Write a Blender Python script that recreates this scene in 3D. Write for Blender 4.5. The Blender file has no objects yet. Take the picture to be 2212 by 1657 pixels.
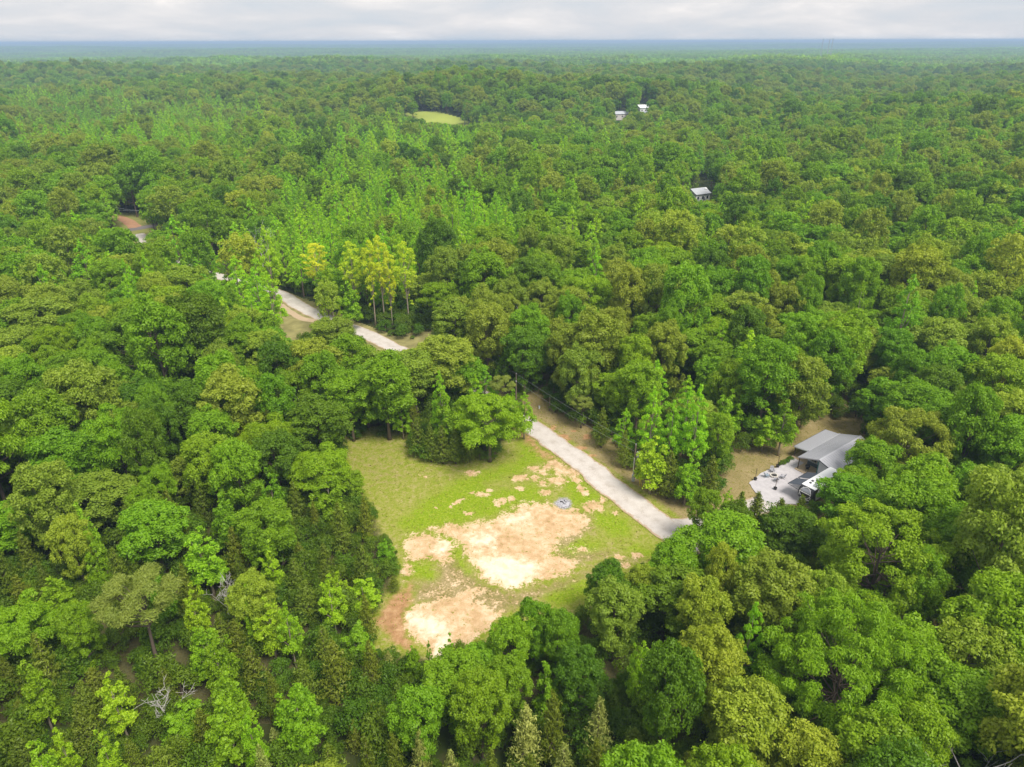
import bpy, bmesh, math, random
import numpy as np

sc = bpy.context.scene
C = sc.collection
R_ = math.radians

# ------------------------------------------------------------------ camera, sky, sun, exposure
H = 70.0                      # height of the drone above the clearing
F = 1533.0                    # focal length for a frame 2212 wide (the pixel grid used below)
PITCH = R_(25.75)
ROLL = R_(-0.16)
cam_d = bpy.data.cameras.new('camera')
cam_d.sensor_width = 36.0
cam_d.lens = F / 2212 * 36.0
cam_d.clip_start = 0.5
cam_d.clip_end = 80000
cam = bpy.data.objects.new('camera', cam_d)
C.objects.link(cam)
from mathutils import Matrix, Vector
cam.matrix_world = (Matrix.Translation((0, 0, H)) @ Matrix.Rotation(math.pi / 2 - PITCH, 4, 'X') @ Matrix.Rotation(ROLL, 4, 'Z'))
sc.camera = cam

SUN_EL, SUN_AZ = R_(58), R_(138)      # azimuth clockwise from +Y (the view direction)
world = bpy.data.worlds.new('World')
sc.world = world
world.use_nodes = True
wn, wl = world.node_tree.nodes, world.node_tree.links
wn.clear()
w_out = wn.new('ShaderNodeOutputWorld')
w_bg = wn.new('ShaderNodeBackground')
w_bg.inputs['Strength'].default_value = 0.1
w_sky = wn.new('ShaderNodeTexSky')
w_sky.sky_type = 'NISHITA'
w_sky.sun_disc = False
w_sky.sun_elevation = SUN_EL
w_sky.sun_rotation = SUN_AZ
w_sky.dust_density = 2.0
w_tc = wn.new('ShaderNodeTexCoord')
w_sep = wn.new('ShaderNodeSeparateXYZ')
wl.new(w_tc.outputs['Generated'], w_sep.inputs[0])
def wmath(op, a, b=None):
    n = wn.new('ShaderNodeMath'); n.operation = op
    for i, v in enumerate((a, b)):
        if v is None: continue
        if isinstance(v, (int, float)): n.inputs[i].default_value = v
        else: wl.new(v, n.inputs[i])
    return n.outputs[0]
zz = wmath('ADD', wmath('MAXIMUM', w_sep.outputs[2], 0.0), 0.17)
px_ = wmath('DIVIDE', w_sep.outputs[0], zz)
py_ = wmath('DIVIDE', w_sep.outputs[1], zz)
w_cmb = wn.new('ShaderNodeCombineXYZ')
wl.new(px_, w_cmb.inputs[0]); wl.new(py_, w_cmb.inputs[1])
w_no = wn.new('ShaderNodeTexNoise')
w_no.inputs['Scale'].default_value = 0.9
w_no.inputs['Detail'].default_value = 7
w_no.inputs['Roughness'].default_value = 0.56
w_no.inputs['Distortion'].default_value = 0.25
wl.new(w_cmb.outputs[0], w_no.inputs['Vector'])
w_ramp = wn.new('ShaderNodeValToRGB')
cr = w_ramp.color_ramp
cr.elements[0].position = 0.36; cr.elements[0].color = (3.55, 3.8, 4.15, 1)
cr.elements[1].position = 0.66; cr.elements[1].color = (5.7, 5.4, 5.25, 1)
e = cr.elements.new(0.47); e.color = (4.0, 4.05, 4.25, 1)
e = cr.elements.new(0.57); e.color = (4.6, 4.5, 4.55, 1)
wl.new(w_no.outputs['Fac'], w_ramp.inputs[0])
w_mix = wn.new('ShaderNodeMix'); w_mix.data_type = 'RGBA'
w_mix.inputs['Factor'].default_value = 0.93           # an almost closed cloud deck
wl.new(w_sky.outputs[0], w_mix.inputs[6])
wl.new(w_ramp.outputs[0], w_mix.inputs[7])
wl.new(w_mix.outputs[2], w_bg.inputs['Color'])
wl.new(w_bg.outputs[0], w_out.inputs['Surface'])

sun_d = bpy.data.lights.new('sun', 'SUN')
sun_d.energy = 2.2
sun_d.angle = R_(24)
sun_d.color = (1.0, 0.955, 0.88)
sun = bpy.data.objects.new('sun', sun_d)
C.objects.link(sun)
sdir = Vector((math.sin(SUN_AZ) * math.cos(SUN_EL), math.cos(SUN_AZ) * math.cos(SUN_EL), math.sin(SUN_EL)))
sun.rotation_euler = sdir.to_track_quat('Z', 'Y').to_euler()
sun.location = (0, 0, 60)

vs = sc.view_settings
vs.view_transform = 'Standard'
vs.look = 'None'
vs.gamma = 1.0
vs.exposure = 0.95
vs.use_curve_mapping = False
cy = sc.cycles
cy.max_bounces = 6
cy.diffuse_bounces = 3
cy.glossy_bounces = 2
cy.transmission_bounces = 3
cy.volume_bounces = 0
cy.transparent_max_bounces = 6
cy.use_denoising = True
cy.caustics_reflective = False
cy.caustics_refractive = False

# ------------------------------------------------------------------ pixels and places
_FW = np.array([0, math.cos(PITCH), -math.sin(PITCH)])
_UP0 = np.array([0, math.sin(PITCH), math.cos(PITCH)])
_R0 = np.array([1.0, 0, 0])
_RT = _R0 * math.cos(ROLL) + _UP0 * math.sin(ROLL)
_UP = -_R0 * math.sin(ROLL) + _UP0 * math.cos(ROLL)
CAM = np.array([0, 0, H])

def sstep(a, b, x):
    t = np.clip((np.asarray(x, float) - a) / (b - a), 0, 1)
    return t * t * (3 - 2 * t)

def terrain(x, y):
    x = np.asarray(x, float); y = np.asarray(y, float)
    r = np.hypot(x, y)
    near = sstep(270, 800, r) * (1 - 0.7 * sstep(1800, 4000, r))
    far = sstep(1500, 5000, r)
    h = near * (8.0 * np.sin(x / 173 + 1.1) * np.cos(y / 211 + 0.4) + 7.0 * np.sin((x * 0.8 + y) / 141 + 2.2) + 5.0 * np.sin((x - 0.6 * y) / 97))
    h = h + far * (12 * np.sin(x / 900 + 0.5) * np.cos(y / 640 + 1.0) + 9 * np.sin((x + 2.1 * y) / 1500) - 8)
    h = h + 14 * np.exp(-(((x + 70) / 95) ** 2 + ((y - 845) / 95) ** 2))          # hill of the hay field
    h = h + 9 * np.exp(-(((x - 165) / 90) ** 2 + ((y - 800) / 80) ** 2))          # rise of the far houses
    h = h - 7 * np.exp(-(((x + 60) / 190) ** 2 + ((y - 640) / 70) ** 2))          # draw in front of them
    h = h + sstep(7000, 13000, r) * 16
    return h

def P(px, py, z=0.0):
    """the place at height z (above the flat ground near the clearing) seen at a pixel"""
    d = _FW + (px - 1106) / F * _RT - (py - 828.5) / F * _UP
    t = (z - H) / d[2]
    return CAM + t * d

def PT(px, py, up=0.0):
    """the place on the rolling terrain seen at a pixel"""
    z = up
    for _ in range(60):
        p = P(px, py, z)
        z = 0.5 * z + 0.5 * (float(terrain(p[0], p[1])) + up)
    return P(px, py, z)

def proj(p):
    q = np.asarray(p, float) - CAM
    d = q @ _FW
    d = np.where(d < 1, 1, d)
    return 1106 + F * (q @ _RT) / d, 828.5 - F * (q @ _UP) / d, d

def inside(poly, x, y):
    x = np.asarray(x); y = np.asarray(y)
    r = np.zeros(x.shape, bool)
    n = len(poly)
    for i in range(n):
        x0, y0 = poly[i]; x1, y1 = poly[(i + 1) % n]
        if y0 == y1: continue
        c = ((y0 > y) != (y1 > y)) & (x < (x1 - x0) * (y - y0) / (y1 - y0) + x0)
        r ^= c
    return r

def polydist(poly, x, y, closed=True):
    best = np.full(np.shape(x), 1e9)
    n = len(poly)
    for i in range(n if closed else n - 1):
        x0, y0 = poly[i]; x1, y1 = poly[(i + 1) % n]
        dx, dy = x1 - x0, y1 - y0
        t = np.clip(((x - x0) * dx + (y - y0) * dy) / max(dx * dx + dy * dy, 1e-9), 0, 1)
        best = np.minimum(best, np.hypot(x - x0 - t * dx, y - y0 - t * dy))
    return best

def vnoise(x, y, seed=0):
    """smooth value noise, 0..1"""
    x = np.asarray(x, float); y = np.asarray(y, float)
    xi = np.floor(x).astype(np.int64); yi = np.floor(y).astype(np.int64)
    def h(a, b):
        n = (a * 374761393 + b * 668265263 + seed * 974634777) & 0x7fffffff
        n = ((n ^ (n >> 13)) * 1274126177) & 0x7fffffff
        return ((n ^ (n >> 16)) & 0xffff) / 65535.0
    fx = x - xi; fy = y - yi
    fx = fx * fx * (3 - 2 * fx); fy = fy * fy * (3 - 2 * fy)
    return (h(xi, yi) * (1 - fx) + h(xi + 1, yi) * fx) * (1 - fy) + (h(xi, yi + 1) * (1 - fx) + h(xi + 1, yi + 1) * fx) * fy

def fbm(x, y, seed=0, o=4):
    s = 0; a = 0.5; t = 0
    for i in range(o):
        s = s + a * vnoise(x, y, seed + i); t += a
        x = x * 2.03 + 11.7; y = y * 2.03 + 5.1; a *= 0.5
    return s / t

# ------------------------------------------------------------------ materials
MATS = {}
def new_mat(name):
    m = bpy.data.materials.new(name); m.use_nodes = True
    m.node_tree.nodes.clear()
    MATS[name] = m
    return m, m.node_tree.nodes, m.node_tree.links

def plain(name, col, rough=0.7, metal=0.0, var=0.12, scale=3.0, bump=0.0, spec=0.3):
    m, n, l = new_mat(name)
    o = n.new('ShaderNodeOutputMaterial'); b = n.new('ShaderNodeBsdfPrincipled')
    b.inputs['Roughness'].default_value = rough; b.inputs['Metallic'].default_value = metal
    b.inputs['Specular IOR Level'].default_value = spec
    tc = n.new('ShaderNodeTexCoord'); no = n.new('ShaderNodeTexNoise')
    no.inputs['Scale'].default_value = scale; no.inputs['Detail'].default_value = 5
    l.new(tc.outputs['Object'], no.inputs['Vector'])
    mx = n.new('ShaderNodeMix'); mx.data_type = 'RGBA'
    mx.inputs[6].default_value = (*[c * (1 - var) for c in col], 1)
    mx.inputs[7].default_value = (*[min(1, c * (1 + var)) for c in col], 1)
    l.new(no.outputs['Fac'], mx.inputs['Factor']); l.new(mx.outputs[2], b.inputs['Base Color'])
    if bump:
        bp = n.new('ShaderNodeBump'); bp.inputs['Strength'].default_value = bump
        l.new(no.outputs['Fac'], bp.inputs['Height']); l.new(bp.outputs[0], b.inputs['Normal'])
    l.new(b.outputs[0], o.inputs['Surface'])
    return m

def leaf_mat(name, col, col2, trans=0.36, gloss=0.05):
    """col..col2 is the species' range; each tree and each bough sits somewhere in it"""
    m, n, l = new_mat(name)
    o = n.new('ShaderNodeOutputMaterial')
    oi = n.new('ShaderNodeObjectInfo')
    at = n.new('ShaderNodeAttribute'); at.attribute_name = 'tint'
    mx = n.new('ShaderNodeMix'); mx.data_type = 'RGBA'
    mx.inputs[6].default_value = (*col, 1); mx.inputs[7].default_value = (*col2, 1)
    a = n.new('ShaderNodeMath'); a.operation = 'MULTIPLY_ADD'
    l.new(oi.outputs['Random'], a.inputs[0]); a.inputs[1].default_value = 0.55
    b = n.new('ShaderNodeMath'); b.operation = 'MULTIPLY'; b.inputs[1].default_value = 0.50
    l.new(at.outputs['Fac'], b.inputs[0]); l.new(b.outputs[0], a.inputs[2])
    l.new(a.outputs[0], mx.inputs['Factor'])
    hs = n.new('ShaderNodeHueSaturation')
    hv = n.new('ShaderNodeMath'); hv.operation = 'MULTIPLY_ADD'
    fr = n.new('ShaderNodeMath'); fr.operation = 'FRACT'
    m7 = n.new('ShaderNodeMath'); m7.operation = 'MULTIPLY'; m7.inputs[1].default_value = 7.31
    l.new(oi.outputs['Random'], m7.inputs[0]); l.new(m7.outputs[0], fr.inputs[0])
    l.new(fr.outputs[0], hv.inputs[0]); hv.inputs[1].default_value = 0.026; hv.inputs[2].default_value = 0.483
    l.new(hv.outputs[0], hs.inputs['Hue'])
    l.new(mx.outputs[2], hs.inputs['Color'])
    d = n.new('ShaderNodeBsdfDiffuse'); t = n.new('ShaderNodeBsdfTranslucent'); g = n.new('ShaderNodeBsdfGlossy')
    g.inputs['Roughness'].default_value = 0.5
    l.new(hs.outputs[0], d.inputs[0])
    tcol = n.new('ShaderNodeMix'); tcol.data_type = 'RGBA'; tcol.blend_type = 'MULTIPLY'; tcol.inputs['Factor'].default_value = 1
    tcol.inputs[7].default_value = (1.15, 1.2, 0.55, 1)
    l.new(hs.outputs[0], tcol.inputs[6]); l.new(tcol.outputs[2], t.inputs[0])
    s1 = n.new('ShaderNodeMixShader'); s1.inputs[0].default_value = trans
    l.new(d.outputs[0], s1.inputs[1]); l.new(t.outputs[0], s1.inputs[2])
    s2 = n.new('ShaderNodeMixShader'); s2.inputs[0].default_value = gloss
    l.new(s1.outputs[0], s2.inputs[1]); l.new(g.outputs[0], s2.inputs[2])
    l.new(s2.outputs[0], o.inputs['Surface'])
    return m

plain('bark', (0.16, 0.12, 0.09), 0.9, var=0.3, scale=2.5, bump=0.3)
plain('bark_pale', (0.34, 0.28, 0.21), 0.9, var=0.25, scale=2.5, bump=0.3)
plain('dead_wood', (0.46, 0.43, 0.40), 0.85, var=0.25, scale=2.0)
LEAF = {
    'oak_olive':   ((0.090, 0.150, 0.022), (0.160, 0.225, 0.045)),
    'oak_green':   ((0.065, 0.150, 0.008), (0.125, 0.235, 0.014)),
    'oak_deep':    ((0.042, 0.100, 0.008), (0.078, 0.155, 0.012)),
    'oak_blossom': ((0.095, 0.165, 0.016), (0.205, 0.275, 0.050)),
    'tulip_bright':((0.112, 0.250, 0.010), (0.190, 0.345, 0.018)),
    'tulip_green': ((0.078, 0.180, 0.012), (0.132, 0.262, 0.018)),
    'tulip_yellow':((0.215, 0.335, 0.020), (0.330, 0.435, 0.042)),
    'maple_bright':((0.115, 0.235, 0.014), (0.190, 0.320, 0.025)),
    'maple_green': ((0.078, 0.175, 0.010), (0.135, 0.255, 0.016)),
    'cedar_olive': ((0.066, 0.108, 0.018), (0.120, 0.170, 0.030)),
    'cedar_silver':((0.140, 0.185, 0.090), (0.235, 0.290, 0.160)),
    'elm_green':   ((0.090, 0.190, 0.008), (0.150, 0.260, 0.014)),
    'pine_grey':   ((0.085, 0.140, 0.045), (0.150, 0.205, 0.075)),
    'bigoak_deep': ((0.035, 0.105, 0.009), (0.075, 0.170, 0.013)),
    'bigoak_green':((0.065, 0.150, 0.008), (0.125, 0.235, 0.014)),
    'bigoak_olive':((0.090, 0.150, 0.022), (0.160, 0.225, 0.045)),
    'bigelm_green':((0.085, 0.175, 0.008), (0.145, 0.245, 0.014)),
    'bush_green':  ((0.035, 0.085, 0.008), (0.075, 0.140, 0.014)),
}
for k, (a, b) in LEAF.items():
    a, b = [tuple(min(0.8, c * f) for c, f in zip(q, (2.35, 2.12, 0.95))) for q in (a, b)]     # reflected plus transmitted share
    leaf_mat(k, a, b, gloss=0.02)

# ------------------------------------------------------------------ mesh helpers
def mesh_np(name, V, Q, mats, matidx=None, tint=None, smooth=False, tris=None):
    """V (n,3), Q (m,4) quads, tris (k,3) -> mesh"""
    me = bpy.data.meshes.new(name)
    V = np.asarray(V, np.float32)
    Q = np.zeros((0, 4), np.int32) if Q is None else np.asarray(Q, np.int32)
    T = np.zeros((0, 3), np.int32) if tris is None else np.asarray(tris, np.int32)
    me.vertices.add(len(V)); me.vertices.foreach_set('co', V.ravel())
    loops = np.concatenate([Q.ravel(), T.ravel()])
    me.loops.add(len(loops)); me.loops.foreach_set('vertex_index', loops)
    n = len(Q) + len(T)
    me.polygons.add(n)
    st = np.concatenate([np.arange(len(Q)) * 4, len(Q) * 4 + np.arange(len(T)) * 3]).astype(np.int32)
    me.polygons.foreach_set('loop_start', st)
    for m in mats: me.materials.append(MATS[m] if isinstance(m, str) else m)
    if matidx is not None: me.polygons.foreach_set('material_index', np.asarray(matidx, np.int32))
    if smooth: me.polygons.foreach_set('use_smooth', np.ones(n, bool))
    if tint is not None:
        a = me.attributes.new('tint', 'FLOAT', 'POINT'); a.data.foreach_set('value', np.asarray(tint, np.float32))
    me.update(calc_edges=True)
    return me

def obj(name, data, parent=None, loc=None, rz=None):
    o = bpy.data.objects.new(name, data)
    C.objects.link(o)
    if parent is not None: o.parent = parent
    if loc is not None: o.location = loc
    if rz is not None: o.rotation_euler = (0, 0, rz)
    return o

def tag(o, label=None, cat=None, group=None, kind=None):
    if label: o['label'] = label
    if cat: o['category'] = cat
    if group: o['group'] = group
    if kind: o['kind'] = kind
    return o

class MB:
    """collects boxes, tubes and polygons into one mesh"""
    def __init__(s): s.v = []; s.f = []
    def add(s, v, f):
        k = len(s.v); s.v += [tuple(map(float, p)) for p in v]; s.f += [tuple(i + k for i in q) for q in f]; return s
    def box(s, c, d, rz=0, ry=0, rx=0):
        m = Matrix.Rotation(rz, 3, 'Z') @ Matrix.Rotation(ry, 3, 'Y') @ Matrix.Rotation(rx, 3, 'X')
        vs_ = []
        for x in (-.5, .5):
            for y in (-.5, .5):
                for z in (-.5, .5):
                    vs_.append(Vector(c) + m @ Vector((x * d[0], y * d[1], z * d[2])))
        return s.add(vs_, [(0, 1, 3, 2), (4, 6, 7, 5), (0, 4, 5, 1), (2, 3, 7, 6), (0, 2, 6, 4), (1, 5, 7, 3)])
    def bar(s, a, b, w, h=None):
        a = Vector(a); b = Vector(b); h = h or w
        d = (b - a).normalized()
        up = Vector((0, 0, 1)) if abs(d.z) < 0.95 else Vector((0, 1, 0))
        x = d.cross(up).normalized(); y = x.cross(d)
        q = [p + x * sx * w / 2 + y * sy * h / 2 for p in (a, b) for sx, sy in ((-1, -1), (1, -1), (1, 1), (-1, 1))]
        return s.add(q, [(3, 2, 1, 0), (4, 5, 6, 7), (0, 1, 5, 4), (1, 2, 6, 5), (2, 3, 7, 6), (3, 0, 4, 7)])
    def tube(s, pts, rad, n=8, cap=True):
        pts = [Vector(p) for p in pts]
        rad = rad if isinstance(rad, (list, tuple)) else [rad] * len(pts)
        v = []; f = []
        for i, p in enumerate(pts):
            d = (pts[min(i + 1, len(pts) - 1)] - pts[max(i - 1, 0)]).normalized()
            up = Vector((0, 0, 1)) if abs(d.z) < 0.9 else Vector((1, 0, 0))
            x = d.cross(up).normalized(); y = x.cross(d)
            for k in range(n):
                a = 2 * math.pi * k / n
                v.append(p + (x * math.cos(a) + y * math.sin(a)) * rad[i])
        for i in range(len(pts) - 1):
            for k in range(n):
                f.append((i * n + k, i * n + (k + 1) % n, (i + 1) * n + (k + 1) % n, (i + 1) * n + k))
        if cap:
            f.append(tuple(range(n))[::-1]); f.append(tuple((len(pts) - 1) * n + k for k in range(n)))
        return s.add(v, f)
    def lathe(s, prof, n=20, c=(0, 0, 0)):
        v = []; f = []
        for r, z in prof:
            for k in range(n):
                a = 2 * math.pi * k / n
                v.append((c[0] + r * math.cos(a), c[1] + r * math.sin(a), c[2] + z))
        for i in range(len(prof) - 1):
            for k in range(n):
                f.append((i * n + k, i * n + (k + 1) % n, (i + 1) * n + (k + 1) % n, (i + 1) * n + k))
        return s.add(v, f)
    def slab(s, poly, t):
        """a plate: polygon (3d points) and its copy t lower"""
        n = len(poly)
        lo = [(p[0], p[1], p[2] - t) for p in poly]
        f = [tuple(range(n)), tuple(range(2 * n - 1, n - 1, -1))]
        for i in range(n): f.append((i, i + n, (i + 1) % n + n, (i + 1) % n))
        return s.add(list(poly) + lo, f)
    def build(s, name, mat, parent=None, loc=None, rz=None, smooth=False, bevel=0):
        me = bpy.data.meshes.new(name); me.from_pydata(s.v, [], s.f)
        bm = bmesh.new(); bm.from_mesh(me); bmesh.ops.recalc_face_normals(bm, faces=bm.faces)
        if bevel: bmesh.ops.bevel(bm, geom=list(bm.edges), offset=bevel, segments=2, affect='EDGES', profile=0.5)
        bm.to_mesh(me); bm.free()
        me.materials.append(MATS[mat] if isinstance(mat, str) else mat)
        if smooth:
            for p in me.polygons: p.use_smooth = True
        return obj(name, me, parent, loc, rz)

# ------------------------------------------------------------------ tree prototypes
def unit(v): return v / np.maximum(np.linalg.norm(v, axis=1, keepdims=True), 1e-9)

def cards(pos, nrm, size, aspect, rng, along=None, fold=0.16):
    n = len(pos)
    t = rng.normal(size=(n, 3)) if along is None else along + rng.normal(size=(n, 3)) * 0.35
    t = unit(t - nrm * (t * nrm).sum(1, keepdims=True))
    b = np.cross(nrm, t)
    s = size[:, None]
    a = pos - t * s * 0.5; c = pos + t * s * 0.5
    off = t * s * (rng.random((n, 1)) * 0.3 - 0.15)
    p = pos + b * s * aspect * 0.5 + nrm * s * fold + off
    q = pos - b * s * aspect * 0.5 + nrm * s * fold - off
    V = np.stack([a, q, c, p], 1).reshape(-1, 3)
    return V, np.arange(4 * n).reshape(n, 4)

def puff_cards(puffs, rng, per_m2, size, aspect, up_bias=0.35, sub=7, subr=0.46, droop=0.0, axis_c=None, jitter=0.55, dense_low=-0.35):
    """puffs: rows of (x, y, z, radius, squash). Each becomes a few smaller lobes, each lobe a shell of leaf sprays."""
    L = []
    for (x, y, z, r, sq) in puffs:
        if sub > 1:
            d = unit(rng.normal(size=(sub, 3)))
            d[:, 2] = np.where(d[:, 2] < -0.35, -d[:, 2], d[:, 2])
            tone = rng.random()
            for k in range(sub):
                rr = r * subr * (0.75 + 0.5 * rng.random())
                cc = np.array([x, y, z]) + d[k] * np.array([1, 1, sq]) * (r - rr * 0.75)
                L.append((*cc, rr, sq, 0.6 * tone + 0.4 * rng.random()))
        else:
            L.append((x, y, z, r, sq, rng.random()))
    L = np.array(L)
    cnt = np.maximum(3, (L[:, 3] ** 2 * 4 * math.pi * 0.7 * per_m2 * (0.8 + 0.4 * rng.random(len(L)))).astype(int))
    idx = np.repeat(np.arange(len(L)), cnt)
    n = len(idx)
    c = L[idx, :3]; r = L[idx, 3:4]; sq = L[idx, 4]
    d = unit(rng.normal(size=(n, 3)) + np.array([0, 0, up_bias]))
    d[:, 2] = np.where(d[:, 2] < dense_low, -d[:, 2] * 0.6, d[:, 2])
    if axis_c is not None:                      # keep to the outer side of the crown
        out = unit(c - axis_c)
        s = (d * out).sum(1)
        d = unit(np.where((s < -0.3)[:, None], d - 1.6 * s[:, None] * out, d))
    dd = d * np.stack([np.ones(n), np.ones(n), sq], 1)
    pos = c + dd * r * ((0.55 + 0.58 * rng.random((n, 1)) ** 0.8) * np.where(rng.random((n, 1)) < 0.07, 1.4, 1.0))
    pos[:, 2] -= droop * r[:, 0] * (1 - d[:, 2]) * rng.random(n)
    nrm = unit(d + np.array([0, 0, 0.25]) + rng.normal(size=(n, 3)) * jitter)
    sz = size * (0.6 + 0.8 * rng.random(n))
    tint = np.clip(0.72 * L[idx, 5] + 0.28 * rng.random(n), 0, 1)
    return pos, nrm, sz, aspect, tint, d

def limbs(mb, base_r, h, targets, rng, n=7, bend=0.35, fork=0.35):
    k = 7
    pts = []; rad = []
    bx, by = rng.normal(size=2) * bend
    for i in range(k + 1):
        t = i / k
        pts.append((bx * math.sin(t * 2.2) * t, by * math.sin(t * 2.6) * t, h * t - (0.4 if i == 0 else 0)))
        rad.append(max(0.03, base_r * (1.45 if i == 0 else 1) * (1 - t) ** 0.85 + 0.02))
    mb.tube(pts, rad, n)
    for (x, y, z) in targets:
        t0 = np.clip(z / h - 0.22 - 0.1 * rng.random(), fork, 0.86)
        i = t0 * k; i0 = int(i); u = i - i0
        a = np.array(pts[i0]) * (1 - u) + np.array(pts[min(i0 + 1, k)]) * u
        b = np.array([x, y, z])
        m = a * 0.5 + b * 0.5 + np.array([0, 0, -0.06 * np.linalg.norm(b - a)]) + rng.normal(size=3) * 0.12
        r0 = base_r * (1 - t0) * 0.55 + 0.03
        mb.tube([a, m, b], [r0, r0 * 0.62, 0.025], 5, cap=False)

def spread_dirs(n, rng, lo=-0.25, hi=1.0):
    i = np.arange(n) + 0.5
    z = lo + (hi - lo) * i / n
    a = i * 2.399963 + rng.random() * 6.28
    r = np.sqrt(np.clip(1 - z * z, 0, 1))
    d = np.stack([r * np.cos(a), r * np.sin(a), z], 1)
    return unit(d + rng.normal(size=d.shape) * 0.16)

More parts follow.
